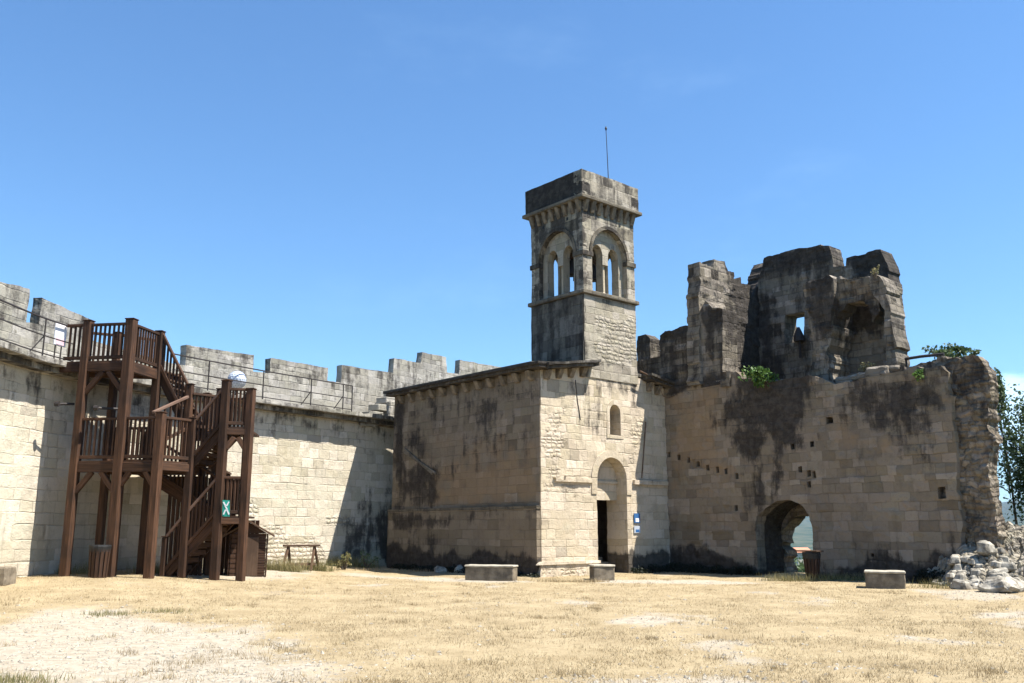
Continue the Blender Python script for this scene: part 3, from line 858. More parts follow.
    slab('string_course', FAC, [(4.35, 2.97), (W-.03, 2.97), (W-.03, 3.12), (4.35, 3.12)], .12, M['moulding'], t, v0=-.1, step=.1, rough=.02, ragged=.015, marks=[('stain_shade', None, .3, 1)])
    slab('plinth', FAC, [(-.2, -.3), (2.5, -.3), (2.5, .36), (-.06, .36)], .1, M['fac'], t, v0=-.098, step=.1, rough=.02, marks=[('rub', None, .5, 1)], zfix=-.3)
    slab('plinth_moulding', FAC, [(-.22, .363), (2.53, .363), (2.53, .45), (-.09, .45)], .15, M['moulding'], t, v0=-.148, step=.1, rough=.012)
    o_ = arch(2.3, 4.27, 2.6, 3.1, 4.09, 18); i_ = arch(2.553, 4.017, 2.6, 3.1, 3.838, 18)
    ring = o_[2:] + [(2.3, 2.6), (2.553, 2.6)] + i_[2:][::-1] + [(4.017, 2.6), (4.27, 2.6)]
    slab('door_arch', FAC, ring, .12, M['moulding'], t, v0=-.03, step=.09, rough=.008, marks=[('pale', None, .25, 1)])
    # tympanum wall set back within the arch, and the lintel below it
    ty = [(2.56, 2.42), (4.01, 2.42), (4.01, 3.1)] + [(3.285 + .725*math.cos(a), 3.1 + .73*math.sin(a)) for a in [math.pi*i/14 for i in range(1, 14)]] + [(2.56, 3.1)]
    slab('tympanum', FAC, ty, .2, M['moulding'], t, v0=.45, step=.1, rough=.006, marks=[('pale', None, .1, 1)])
    slab('tympanum_ledge', FAC, [(2.56, 2.98), (4.01, 2.98), (4.01, 3.06), (2.56, 3.06)], .06, M['moulding'], t, v0=.393, step=.1, rough=.004)
    slab('window_frame', FAC, arch(3.1, 3.92, 4.5, 5.42, 5.84, 12), .05, M['moulding'], t, holes=[win], v0=-.022, step=.08, rough=.01, marks=[('stain_shade', None, .1, 1)])
    mb = MB()
    for k in range(3):
        c = FAC.pos(3.29, .75 + k*.28, .02)
        mb.box(c, (1.4, .28, .16*(k+1)), FU)
    mb.build('doorstep', M['block'], t, .01)
    # diagonal scar of a lost lean-to roof, rain pipe and cable
    a = [LWF.uz(405, 449), LWF.uz(433, 475)]
    for dz in (0, .2):
        mb = MB(); mb.beam(LWF.pos(a[0][0], -.005, a[0][1]-dz*.6), LWF.pos(a[1][0]+dz, -.005, a[1][1]+.05), .1, .1); mb.build('roof_scar', M['cornice'], t, .01, .02)
    mb = MB(); q = [FAC.uz(645, 422), FAC.uz(641, 478)]
    mb.tube([FAC.pos(q[0][0], -.04, q[0][1]), FAC.pos(q[1][0], -.04, q[1][1])], .018, 6); mb.build('rain_pipe', M['oldwood'], t)
    mb = MB(); q = [FAC.uz(x, y) for x, y in ((575, 380), (577, 400), (580, 420))]
    mb.tube([FAC.pos(u, -.02, z) for u, z in q], .014, 5); mb.build('cable', M['iron'], t)
    q = [(640, 371), (652, 377), (664, 382), (668, 386)]
    mb = MB(); mb.tube([FAC.pos(*(lambda a: (a[0], -.3, a[1]))(FAC.uz(x, y, -.3))) for x, y in q], .03, 6); mb.build('gutter', M['oldwood'], t)
    mb = MB(); q = [FAC.uz(x, y, -.5) for x, y in ((660, 388), (663, 396), (668, 398), (676, 395), (683, 388))]
    mb.tube([FAC.pos(u, -.5, z) for u, z in q], .015, 5); mb.build('cable', M['oldwood'], t)

    # ---------------- bell tower (fourth level of detail hangs under the tower part)
    ZB, ZL, ZC, ZT = 6.75, 9.42, 12.78, 13.9
    FT = Frame(FAC.pos(TW0, -.03, 0), FU); w = TW1 - TW0
    LT = Frame(FAC.pos(TW0, -.03 + TD, 0), RU)
    BT = Frame(FAC.pos(TW1, -.03 + TD, 0), -FU)
    GT = Frame(FAC.pos(TW1, -.03, 0), -RU)
    # lower shaft: solid block with four faces
    ftp = lambda pts: [FT.uz(x, y) for x, y in pts]
    bt = slab('bell_tower', FT, [(0, 6.5), (w, 6.5), (w, ZL - .02), (0, ZL - .02)], TD, M['tower'], t, step=.13, rough=.022, zfix=6.5,
              marks=[('rub', ftp([(592, 312), (640, 322), (640, 366), (592, 360)]), .7, .3), ('pale', ftp([(592, 318), (640, 330), (640, 366), (592, 360)]), .45, .4),
                     ('stain_shade', [(-.3, 6), (.12, 6), (.12, 9.6), (-.3, 9.6)], .85, .25), ('stain_shade', [(-.5, 9.1), (w+.5, 9.1), (w+.5, 9.6), (-.5, 9.6)], .35, .4)])  # left side darkened, its shade put into the colour
    FL = slab('shaft_face', LT, [(0.01, 6.75), (TD-.03, 6.75), (TD-.03, ZL - .03), (0.01, ZL - .03)], .04, M['tower_shade'], bt, v0=-.03, step=.14, rough=.012, marks=[('stain_shade', None, .3, 1)])
    # ledge
    def ring_course(nm, z0, z1, out, mat, st):
        mb = MB()
        c = FT.pos(w/2, TD/2, z0); mb.box(c, (w + 2*out, TD + 2*out, z1 - z0), FU)
        o = mb.build(nm, mat, bt, .02)
        md = o.modifiers.new('sub', 'SUBSURF'); md.subdivision_type = 'SIMPLE'; md.levels = md.render_levels = 4
        return o
    ring_course('belfry_ledge', ZL + .0, ZL + .14, .11, M['cornice'], .4)
    zi = 10.92
    for fr, wd in ((FT, w), (LT, TD), (BT, w), (GT, TD)):
        tm = M['tower']
        sb = .55 if fr is LT else .3  # left face gets a darker tone for its shade
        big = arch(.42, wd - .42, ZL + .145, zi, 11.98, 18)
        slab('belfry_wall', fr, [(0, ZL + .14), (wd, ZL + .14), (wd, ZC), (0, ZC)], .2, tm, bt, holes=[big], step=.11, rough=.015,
             marks=[('stain_shade', None, sb, 1), ('stain_shade', [(-.5, 12.0), (wd+.5, 12.0), (wd+.5, 13), (-.5, 13)], .45, .5), ('stain_shade', [(-.2, 9), (.3, 9), (.3, 11), (-.2, 11)], .45 if fr is FT else .5, .2)])
        ow = .54; c = wd/2
        hs = [arch(c - .14 - ow, c - .14, ZL + .147, 11.02, 11.4, 12), arch(c + .14, c + .14 + ow, ZL + .147, 11.02, 11.4, 12)]
        inner = [(.22, ZL + .145), (wd - .22, ZL + .145), (wd - .22, ZC - .2), (.22, ZC - .2)]
        slab('belfry_screen', fr, inner, .32, M['tower'], bt, holes=hs + [[(c - .138, ZL + .16), (c + .138, ZL + .16), (c + .138, 10.72), (c - .138, 10.72)]], v0=.2, step=.11, rough=.01, marks=[('stain_shade', None, .12, 1)])
        mb = MB(); b = fr.pos(c, .36, ZL + .15)
        zz = [0, .06, .1, .16, 1.2, 1.26, 1.3, 1.44, 1.56]; rr = [.13, .13, .11, .09, .085, .11, .1, .15, .16]
        mb.tube([b + Vector((0, 0, q)) for q in zz], rr, 14)
        mb.build('colonnette', M['moulding'], bt, smooth=False)
        for u0, u1 in ((-.04, .46), (wd - .46, wd + .04)):
            slab('impost', fr, [(u0, zi - .1), (u1, zi - .1), (u1, zi + .06), (u0, zi + .06)], .2, M['cornice'], bt, v0=-.05, step=.09, rough=.012, marks=[('stain_shade', None, .35, 1)])
        rg = arch(.3, wd - .3, zi, zi + .0, 12.1, 20)[2:] ; ri = arch(.425, wd - .425, zi, zi, 11.975, 20)[2:]
        slab('arch_moulding', fr, rg + ri[::-1], .06, M['cornice'], bt, v0=-.045, step=.09, rough=.006, marks=[('stain_shade', None, .2, 1)])
        for k in range(8):
            u = .12 + (wd - .24) * k / 7
            pts = [fr.pos(u + s*.085, v, zz) for s, v, zz in ((-1, -.05, 12.42), (1, -.05, 12.42), (1, .0, 12.42), (-1, .0, 12.42), (-1, -.2, ZC+.05), (1, -.2, ZC+.05), (1, .0, ZC+.05), (-1, .0, ZC+.05))]
            rough_block('corbel', pts, M['corbel'], bt, .02, 2, k)
        for u, z in ((wd*.25, 12.25), (wd*.72, 12.25)):
            mb = MB(); mb.box(fr.pos(u, -.003, z), (.09, .02, .11), fr.U); mb.build('putlog_shade', M['black'], bt)  # black plate painted in for the shade of a putlog hole
    # bell beam and bell inside
    mb = MB(); mb.beam(FT.pos(.3, TD/2, 11.2), FT.pos(w - .3, TD/2, 11.2), .16, .18); mb.build('bell_beam', M['oldwood'], bt)
    for q in (.3, .7):
        mb = MB(); b = FT.pos(w*q, TD/2, 0)
        mb.tube([b + Vector((0, 0, z)) for z in (11.12, 11.05, 10.95, 10.75, 10.55, 10.49)], [.03, .1, .15, .18, .24, .27], 16); mb.build('bell', M['iron'], bt, smooth=True)
    ring_course('tower_cornice', ZC + .05, ZC + .18, .25, M['cornice'], .4)
    for fr, wd in ((FT, w), (LT, TD), (BT, w), (GT, TD)):
        slab('tower_parapet', fr, [(-.15, ZC + .18), (wd + .15, ZC + .18), (wd + .15, ZT), (-.15, ZT)], .4, M['tower'] if fr is FT else M['tower_shade'], bt, v0=-.15, step=.12, rough=.014, ragged=.012, zfix=ZC+.18,
             marks=[('stain_shade', None, .42 if fr is FT else .75, 1)] + ([('pale', [(.5, 13), (3, 13), (3, 13.6), (.5, 13.7)], .5, .3)] if fr is FT else []))
    mb = MB(); c = FT.pos(w/2, TD/2, ZC + .15); mb.box(c, (w - .3, TD - .3, .4), FU); mb.build('tower_roof', M['roof'], bt)
    mb = MB(); D = FT.pos(w*.75, TD*.45, 0).y
    p0 = at_depth(608.5, 182, D); p1 = at_depth(607.5, 160, D); p2 = at_depth(606, 130, D)
    mb.tube([Vector((p0.x, p0.y, ZC + .5)), p0, p1, p2], [.018, .017, .015, .012], 6); mb.tube([p2 - Vector((0, 0, .02)), p2 + Vector((0, 0, .06)), p2 + Vector((0, 0, .14))], [.02, .045, .02], 8)
    mb.build('lightning_rod', M['iron'], bt)
make_chapel()

# ================================================================== RUINED WALL AND TOWER (right)
def make_ruin():
    t = empty('ruined_tower', RUI.pos(5.5, 1.1, 0), 'ruined dark stained stone wall and broken tower with a low arched gateway', 'ruin')
    rp = lambda pts, v=0.0: RUI.poly(pts, v)
    gate = [(3.63, -.3), (5.68, -.3), (5.68, 1.62), (5.6, 1.9), (5.35, 2.2), (4.95, 2.36), (4.5, 2.33), (4.05, 2.12), (3.72, 1.85), (3.63, 1.6)]
    top = rp([(962, 372), (955, 366), (948, 372), (940, 366), (915, 368), (895, 372), (870, 376), (855, 381), (835, 384), (815, 376), (795, 377), (770, 382), (740, 376), (735, 372), (697, 382), (667, 388)])
    e = rp([(948, 380), (949, 395), (953, 396), (951, 412), (955, 440), (957, 470), (959, 500), (962, 530), (960, 560)])
    outer = [(0.0, -.3), (e[-1][0], -.3)] + e[::-1] + top[2:-1] + [(0.0, top[-1][1])]
    marks = [('stain_shade', rp([(722, 412), (740, 372), (812, 372), (812, 410), (795, 420), (800, 440), (780, 450), (770, 440), (752, 450), (735, 440)]), 1.0, .5), ('stain_shade', rp([(770, 372), (812, 372), (806, 400), (775, 405)]), 1.2, .4), ('stain_shade', rp([(668, 385), (700, 380), (700, 386), (668, 396)]), .9, .12),
             ('stain_shade', rp([(748, 440), (760, 440), (759, 480), (762, 510), (748, 510), (750, 480)]), .95, .3), ('stain_shade', rp([(772, 440), (785, 440), (783, 490), (774, 492)]), .9, .3),
             ('stain_shade', rp([(845, 372), (945, 368), (945, 400), (925, 425), (925, 445), (895, 440), (870, 420), (850, 420)]), .85, .6),
             ('stain_shade', rp([(812, 372), (845, 372), (850, 420), (830, 440), (815, 420)]), .22, .5),
             ('stain_shade', rp([(640, 552), (700, 550), (750, 570), (765, 585), (640, 590)]), 1.7, .3), ('stain_shade', rp([(752, 500), (785, 492), (790, 500), (763, 520), (763, 590), (752, 590)]), .4, .12), ('stain_shade', rp([(740, 490), (756, 490), (758, 515), (748, 515)]), .5, .2),  # wall foot and gate reveal: grime plus shade put into the colour
             ('stain_shade', rp([(820, 575), (850, 560), (950, 560), (965, 545), (965, 600), (820, 600)]), 1.2, .4), ('stain_shade', rp([(840, 545), (915, 545), (905, 575), (850, 575)]), .35, .4),
             ('stain_shade', rp([(900, 440), (950, 420), (955, 470), (930, 470)]), .32, .6),
             ('warm', rp([(668, 392), (730, 380), (720, 440), (735, 470), (720, 480), (668, 480)]), .75, .7), ('warm', rp([(828, 412), (855, 412), (865, 450), (830, 455)]), .6, .3),
             ('warm', rp([(880, 430), (895, 432), (893, 450), (880, 450)]), .8, .2),
             ('pale', rp([(668, 500), (758, 515), (758, 545), (668, 540)]), .28, .6), ('pale', rp([(860, 440), (945, 450), (950, 500), (840, 500)]), .28, .8)]
    sock = []
    for x, y in ((669, 455), (679, 457), (689, 460), (698, 464), (708, 467), (717, 469), (726, 471), (737, 476), (793, 446), (812, 444), (800, 469), (809, 473), (814, 474), (736, 508), (809, 484)):
        u, z = RUI.uz(x, y); sock.append([(u-.07, z-.1), (u+.06, z-.1), (u+.06, z+.1), (u-.07, z+.08)])
    for x0, y0, x1, y1 in ((938, 487, 945, 499), (826, 417, 833, 424)):
        a, b = RUI.uz(x0, y1), RUI.uz(x1, y0); sock.append([(a[0], a[1]), (b[0], a[1]), (b[0], b[1]), (a[0], b[1])])
    u, z = RUI.uz(873, 555); sock.append([(u-.05, z-.05), (u+.05, z-.05), (u+.05, z+.05), (u-.05, z+.05)])
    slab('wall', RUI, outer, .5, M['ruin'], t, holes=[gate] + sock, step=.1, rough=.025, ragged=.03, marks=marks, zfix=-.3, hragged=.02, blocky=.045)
    # the thickness behind the face, the passage and its lower rear arch
    body = [(.0, -.3), (10.3, -.3), (10.3, 5.9), (.0, 6.1)]
    slab('core', RUI, body, 1.0, M['rubble'], t, holes=[[(q[0], q[1]) for q in gate]], v0=.503, step=.2, rough=.05, ragged=.03, zfix=-.3, marks=[('stain_shade', [(3.2, -.3), (6.1, -.3), (6.1, 3), (3.2, 3)], 1.2, .3)])  # passage sides darkened, shade put into the colour
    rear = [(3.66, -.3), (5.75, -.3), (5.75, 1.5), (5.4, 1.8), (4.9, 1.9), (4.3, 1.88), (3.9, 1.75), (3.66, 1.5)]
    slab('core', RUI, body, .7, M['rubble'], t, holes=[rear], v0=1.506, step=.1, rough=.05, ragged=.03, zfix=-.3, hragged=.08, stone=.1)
    # rubble end of the wall
    re = rp([(940, 368), (955, 357), (978, 359), (988, 372), (993, 395), (990, 402), (993, 440), (990, 470), (994, 500), (997, 520), (998, 545), (1002, 600)], .25)
    b0 = rp([(944, 600)], .25)[0]
    outer = [(b0[0], -.3), (re[-1][0], -.3)] + re[::-1]
    slab('rubble_end', RUI, outer, .55, M['rubble'], t, v0=.22, step=.07, rough=.06, ragged=.08, zfix=-.3, stone=.065, stone_scale=2.9,
         marks=[('stain_shade', rp([(930, 350), (1010, 350), (1010, 400), (975, 420), (940, 440)], .25), .62, .7), ('stain_shade', rp([(940, 540), (1000, 545), (1000, 600), (940, 600)], .25), .4, .4), ('stain_shade', None, .34, 1)])
    # wall head behind the face
    mb_top = rp([(970, 356), (955, 357), (930, 362), (910, 367), (880, 372), (860, 378), (838, 380), (838, 410), (970, 410)], .7)
    slab('wall_head', RUI, mb_top, .9, M['rubble'], t, v0=.51, step=.1, rough=.07, ragged=.06, stone=.05, marks=[('stain_shade', None, .5, 1)])
    # ---- upper works
    DK = [('stain_shade', None, .38, 1)]
    # low parapet with rounded top next to the chapel
    def up(nm, px, v, th, marks, mat='upper', rag=.035, step=.07, rough=.014, holes=(), stone=.0, hr=.03):
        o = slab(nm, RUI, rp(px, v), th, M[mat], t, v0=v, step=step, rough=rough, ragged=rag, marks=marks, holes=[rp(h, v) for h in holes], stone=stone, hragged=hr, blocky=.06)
        return o
    up('parapet', [(634, 395), (634, 362), (660, 356), (660, 337), (665, 332), (700, 321), (700, 393), (668, 400)], .04, .5,
       [('stain_shade', None, .42, 1), ('stain_shade', rp([(655, 325), (705, 318), (705, 335), (655, 345)], .04), .9, .2), ('stain_shade', rp([(630, 380), (705, 378), (705, 398), (630, 400)], .04), .9, .3)])
    up('parapet', [(637, 362), (637, 336), (645, 334), (649.5, 338), (651, 362)], .9, .6, [('stain_shade', None, .5, 1)], rag=.015)
    # front wall remnant (pier) and the strip of the side wall's end
    up('pier', [(700, 388), (699, 312), (705, 300), (712, 308), (722, 308), (723, 384)], -.02, .85,
       [('stain_shade', None, .2, 1), ('stain_shade', rp([(700, 310), (728, 306), (724, 345), (716, 330), (716, 380), (726, 388), (714, 392)], 0), .8, .25), ('stain_shade', rp([(700, 378), (725, 374), (725, 390), (700, 392)], 0), .8, .15), ('warm', rp([(701, 330), (715, 330), (715, 375), (701, 375)], 0), .5, .3)], rag=.02)
    up('pier', [(720, 387), (721, 372), (730, 371), (729, 386)], -.12, 1.0, [('stain_shade', None, .3, 1)], rag=.02)
    S = Frame(RUI.pos(RUI.uz(700, 300)[0], 0, 0), RUI.V)
    sp = lambda pts: [S.uz(x, y) for x, y in pts]
    outer = sp([(700, 384), (765, 390), (766, 262), (762, 268), (757, 290), (753, 300), (752, 286), (742, 284), (741, 278), (735, 280), (734, 272), (728, 271), (726, 262), (714, 259), (713, 266), (699.5, 263)])
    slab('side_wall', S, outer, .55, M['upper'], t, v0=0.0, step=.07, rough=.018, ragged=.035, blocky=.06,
         marks=[('stain_shade', None, .16, 1), ('stain_shade', sp([(728, 260), (770, 260), (770, 400), (735, 400), (735, 310), (728, 300)]), .75, .3), ('pale', sp([(702, 290), (726, 296), (724, 312), (706, 302)]), .8, .25), ('warm', sp([(702, 292), (722, 300), (718, 312), (706, 304)]), .5, .3)])  # shaded rear and sunlit front patch put into the colour
    # back wall with its window
    vb = 3.55
    bx = [(758, 395), (758, 280), (762, 268), (764, 258), (775, 255), (790, 250), (805, 248), (822, 245), (829, 244.5), (833, 262), (834, 268), (846, 266), (846, 258), (870, 252), (880, 250), (886, 262), (891, 280), (893, 395)]
    w1 = [(784, 344), (803.5, 341), (804.5, 312), (785, 315)]
    up('back_wall', bx, vb, .8, [('stain_shade', None, .2, 1), ('stain_shade', rp([(755, 245), (835, 240), (835, 262), (800, 272), (775, 270), (757, 280)], vb), .72, .35), ('stain_shade', rp([(755, 280), (772, 300), (775, 350), (790, 390), (755, 400)], vb), .7, .4),
        ('stain_shade', rp([(835, 265), (840, 248), (900, 248), (900, 290)], vb), .8, .3), ('pale', rp([(765, 330), (785, 325), (788, 360), (775, 365)], vb), .3, .3)], holes=[w1], rag=.03, hr=.01)
    # niche (a broken hearth or vault stump) standing forward of the back wall
    vn = .75
    up('niche_jamb', [(811, 386), (812, 350), (806, 300), (800, 285), (812, 280), (828, 276), (834, 281), (833, 300), (831, 330), (827, 350), (829, 386)], vn, 1.3,
       [('stain_shade', None, .2, 1), ('stain_shade', rp([(800, 275), (836, 275), (836, 330), (824, 345), (805, 320)], vn), .62, .3)], rag=.045, rough=.02)
    up('niche_jamb', [(884, 384), (886, 350), (884, 330), (884, 310), (872, 295), (866, 280), (872, 272), (880, 276), (886, 290), (890, 310), (893, 335), (896, 360), (893, 376)], vn, .9,
       [('stain_shade', None, .22, 1), ('stain_shade', rp([(866, 268), (885, 275), (888, 320), (866, 320)], vn), .4, .3)], rag=.045, rough=.02)
    up('niche_hood', [(832, 305), (832, 282), (838, 278), (850, 279), (868, 276), (876, 283), (878, 312), (872, 322), (868, 308), (860, 302), (845, 304), (838, 318)], vn + .25, .7,
       [('stain_shade', None, .3, 1), ('warm', rp([(845, 280), (868, 278), (868, 296), (848, 298)], vn), .9, .2), ('stain_shade', rp([(832, 300), (880, 300), (880, 325), (832, 325)], vn), .85, .2)], rag=.06, rough=.025)  # sunlit crown stones and shaded underside put into the colour
    up('niche_back', [(822, 386), (822, 290), (886, 282), (888, 384)], vn + 1.5, .3,
       [('stain_shade', None, -.08, 1), ('stain_shade', rp([(820, 285), (890, 280), (890, 322), (850, 330), (820, 318)], vn + 1.5), 1.1, .35), ('pale', rp([(840, 335), (880, 328), (882, 380), (836, 384)], vn + 1.5), .35, .3), ('warm', rp([(850, 350), (882, 345), (882, 375), (850, 380)], vn+1.5), .4, .3)], rag=.0)  # upper part darker, lower part paler
    # lost stones lying on the wall head beside the niche
    for k, (x, y) in enumerate(((855, 377), (868, 375), (880, 371), (893, 368), (762, 383), (778, 384), (790, 383), (846, 380))):
        u, z = RUI.uz(x, y, .5); s = .16 + .06 * (k % 3)
        pts = [RUI.pos(u + a*s*1.3, .5 + b*s, z - s*.7 + c*s*1.1) for c in (0, 1) for a, b in ((-1, -1), (1, -1), (1, 1), (-1, 1))]
        rough_block('loose_stone', pts, M['upper'], t, .07, 3, k)
    # small lamp bracket left in the window
    mb = MB(); u, z = RUI.uz(799, 338, vb - .2); b = RUI.pos(u, vb - .2, 0)
    z0 = RUI.uz(799, 358, vb-.2)[1]
    mb.tube([b + Vector((0, 0, z0)), b + Vector((0, 0, z - .1))], .05, 6)
    mb.tube([b + Vector((0, 0, z - .12)), b + Vector((0, 0, z + .05)), b + Vector((0, 0, z + .25)), b + Vector((0, 0, z + .4))], [.2, .2, .12, .05], 8); mb.build('lantern', M['iron'], t)
make_ruin()

# ================================================================== WOODEN STAIRCASE
BX = Vector((.985, -.15, 0)).normalized(); BY = Vector((.15, .985, 0)).normalized()
B0 = Vector((-10.19, 23.52, 0))
def st(a, b, z): return B0 + BX*a + BY*b + Vector((0, 0, z))
ZG, Z1, Z2, Z3, Z4 = .22, 1.8, 3.2, 4.15, 5.85
def make_stairs():
    t = empty('wooden_staircase', st(.8, 1.2, ZG), 'tall dark brown wooden staircase tower climbing to the rampart walkway', 'staircase')
    count = [0]; spare = MB()
    def post(a, b, z0, z1, w=.2, mat='wood'):
        mb = MB(); mb.box(st(a, b, z0), (w, w, z1 - z0), BX); o = mb.build('post', M[mat], t, .015)
        cap = MB(); cap.box(st(a, b, z1 + .003), (w + .03, w + .03, .03), BX); cap.build('post_cap', M['wood'], o, .008)
    def rail(p0, p1, z0, z1, h=1.0, bal=True, top='wood', far=False, gap=.12, low=.1):
        a = st(*p0, z0); b = st(*p1, z1)
        mb = MB()
        mb.beam(a + Vector((0, 0, low)), b + Vector((0, 0, low)), .06, .09)
        o = mb.build('railing', M['wood'], t, .006)
        mb = MB(); mb.beam(a + Vector((0, 0, h)), b + Vector((0, 0, h)), .09, .07); mb.build('handrail', M[top], o, .008)
        n = max(2, int((Vector(b) - Vector(a)).to_2d().length / gap))
        for k in range(1, n):
            p = a.lerp(b, k / n)
            tgt = spare if (far or count[0] >= 96) else MB()
            tgt.beam(p + Vector((0, 0, low + .03)), p + Vector((0, 0, h - .03)), .045, .045, BY)
            if tgt is not spare:
                count[0] += 1; tgt.build('baluster', M['wood'], o)
    def deck(poly, z, nm='landing'):
        mb = MB(); n = len(poly)
        v = [st(a, b, z - .05) for a, b in poly] + [st(a, b, z) for a, b in poly]
        s0 = len(mb.v); mb.v += v
        mb.f.append(tuple(range(n-1, -1, -1))); mb.f.append(tuple(range(n, 2*n))); mb.mi += [0, 0]
        mb.uv += [tuple(poly[::-1]), tuple(poly)]
        for i in range(n):
            j = (i+1) % n; mb.f.append((i, j, n+j, n+i)); mb.mi.append(0); L = (v[j]-v[i]).length; mb.uv.append(((0, 0), (L, 0), (L, .05), (0, .05)))
        o = mb.build(nm, M['wood'], t)
        return o
    def beam(p0, p1, z, h=.22, w=.12, mat='wood'):
        mb = MB(); mb.beam(st(*p0, z - .05 - h/2 - .003), st(*p1, z - .05 - h/2 - .003), w, h); mb.build('beam', M[mat], t, .01)
    def brace(p, q, z, r=.55):
        a = Vector(p); b = Vector(q); d = (b - a); d2 = d.normalized()
        for s, o in ((1, a), (-1, b)):
            mb = MB(); pts = []
            x0 = o + d2*s*.08; x1 = o + d2*s*r
            mb.beam(st(x0.x, x0.y, z - .3 - r), st(x1.x, x1.y, z - .28), .09, .14); mb.build('brace', M['wood'], t, .01)
    def flight(a0, a1, z0, z1, b0, b1, n, worn=True):
        dz = (z1 - z0) / n; da = (a1 - a0) / n
        for b in (b0 + .03, b1 - .03):
            mb = MB(); mb.beam(st(a0, b, z0 - .02), st(a1, b, z1 - .02), .06, .26); mb.build('stringer', M['wood'] , t, .006)
        for k in range(n):
            mb = MB(); c = st(a0 + da*(k + .5), (b0+b1)/2, z0 + dz*(k+1) - .05)
            mb.box(c, (abs(da)*1.2, b1 - b0 - .12, .045), BX); o = mb.build('tread', M['oldwood'], t)
            mb = MB(); mb.box(st(a0 + da*(k + .95), (b0+b1)/2, z0 + dz*k - .02), (.02, b1 - b0 - .12, dz*.62), BX); mb.build('riser', M['wood'], o)
    # posts
    post(-1.25, 0, ZG, 6.95, .21); post(0, 0, ZG, 6.95, .24); post(1.06, 0, ZG - .1, 4.42, .21)
    post(0, 1.45, ZG, 6.93, .2); post(1.45, .95, ZG, 4.38, .19); post(2.35, .95, ZG - .1, 5.38, .21); post(2.95, 1.2, ZG - .1, 5.18, .2)
    post(1.0, 1.5, 3.0, 5.4, .17); post(1.55, 2.2, ZG, 5.36, .17); post(2.2, 2.7, ZG, 5.3, .18); post(.95, 2.6, ZG, 5.3, .17); post(-1.2, 1.3, ZG, 6.9, .18)
    post(.9, 3.8, ZG, Z2 - .06, .17); post(.35, 5.4, ZG, Z2 - .06, .17)  # supports for the added rear wing of the landing
    post(.9, .95, ZG - .1, 1.25, .13)
    # decks and beams; rear parts of the decks added to shade the rampart
    deck([(-1.95, -.05), (.0, -.05), (.05, 1.45), (.05, 3.0), (-.9, 2.8), (-1.4, 1.5), (-1.95, .9)], Z4)
    deck([(-1.25, -.05), (1.06, -.05), (1.45, .9), (1.45, 1.95), (-.8, 1.95), (-.8, 2.8), (1.0, 2.8), (1.0, 3.9), (.4, 5.6), (-.8, 5.6), (-1.1, 5.0), (-1.55, 4.0), (-1.85, 2.3), (-1.9, 1.6), (-1.3, 1.2)], Z2)  # rear wing up to the rampart added to cast shade on it
    deck([(2.35, .95), (2.95, 1.15), (2.3, 3.3), (1.0, 3.3), (1.0, 1.95), (2.35, 1.95)], Z3)
    deck([(2.35, .95), (2.95, 1.15), (2.3, 3.3), (1.7, 3.3), (1.7, 1.95), (2.35, 1.95)], Z1)
    for z in (Z4,):
        beam((-1.95, 0), (0, 0), z); beam((0, 0), (0, 1.45), z, .24); beam((-1.95, .8), (0, 1.45), z)
    beam((-1.25, 0), (1.06, 0), Z2, .24); beam((1.06, 0), (1.45, .95), Z2, .2, .12); beam((-1.2, 1.35), (1.2, 1.95), Z2)
    for z in (Z3, Z1):
        beam((2.35, .95), (2.95, 1.2), z, .16); beam((2.95, 1.2), (2.2, 2.7), z)
    beam((1.0, 1.95), (2.35, 1.95), Z3)
    brace((-1.25, 0), (0, 0), Z4); brace((-1.25, 0), (0, 0), Z2, .5); brace((0, 0), (1.06, 0), Z2, .32); brace((2.35, .95), (2.95, 1.2), Z3, .28)
    # flights
    flight(.85, 2.35, ZG - .02, Z1, 1.0, 1.93, 8)
    flight(1.7, -.8, Z1, Z2, 1.97, 2.75, 9)
    flight(1.45, 2.35, Z2, Z3, 1.0, 1.93, 5)
    flight(1.0, .0, Z3, Z4, 1.5, 2.45, 7)
    mb = MB()  # plank screens added to keep the space under the flights dark
    for k in range(11): mb.beam(st(.55 + .13*k, 2.9, ZG - .1), st(.55 + .13*k, 2.9, Z2 - .3), .11, .03, BY)
    mb.build('plank_screen', M['wood'], t)
    mb = MB()
    for k in range(7): mb.beam(st(1.75 + .13*k - .06*k*0, 3.0, ZG - .1), st(1.75 + .13*k, 3.0, Z1 - .1), .11, .03, BY)
    mb.build('plank_screen', M['wood'], t)
    mb = MB()  # another added screen, darkens the gap behind the first flight
    for k in range(9): mb.beam(st(.35 + .13*k, 2.02, ZG - .1), st(.35 + .13*k, 2.02, Z2 - .3), .1, .03, BY)
    mb.build('plank_screen', M['wood'], t)
    # railings: the sides one sees first keep their balusters apart
    rail((-1.15, 0), (-.1, 0), Z4, Z4); rail((0, .1), (0, 1.36), Z4, Z4); rail((-1.9, 0), (-1.35, 0), Z4, Z4)
    rail((-1.15, 0), (-.1, 0), Z2, Z2, 1.1); rail((.1, 0), (.98, 0), Z2, Z2, 1.1); rail((1.08, .1), (1.42, .87), Z2, Z2, 1.12, gap=.11)
    rail((1.53, .97), (2.26, .97), Z2 + .1, Z3, 1.05, top='wornwood', gap=.1)
    rail((2.43, .98), (2.87, 1.17), Z3, Z3, 1.02, gap=.09); rail((2.43, .98), (2.87, 1.17), Z1, Z1, 1.0, gap=.09)
    rail((1.51, .97), (2.26, .97), ZG + .72, Z1, 1.0, top='wornwood', gap=.1); rail((.94, .97), (1.38, .97), ZG + .08, ZG + .62, .98, top='wornwood', gap=.1)
    rail((1.0, 1.46), (.06, 1.46), Z3 + .12, Z4 + .02, 1.02, gap=.1)
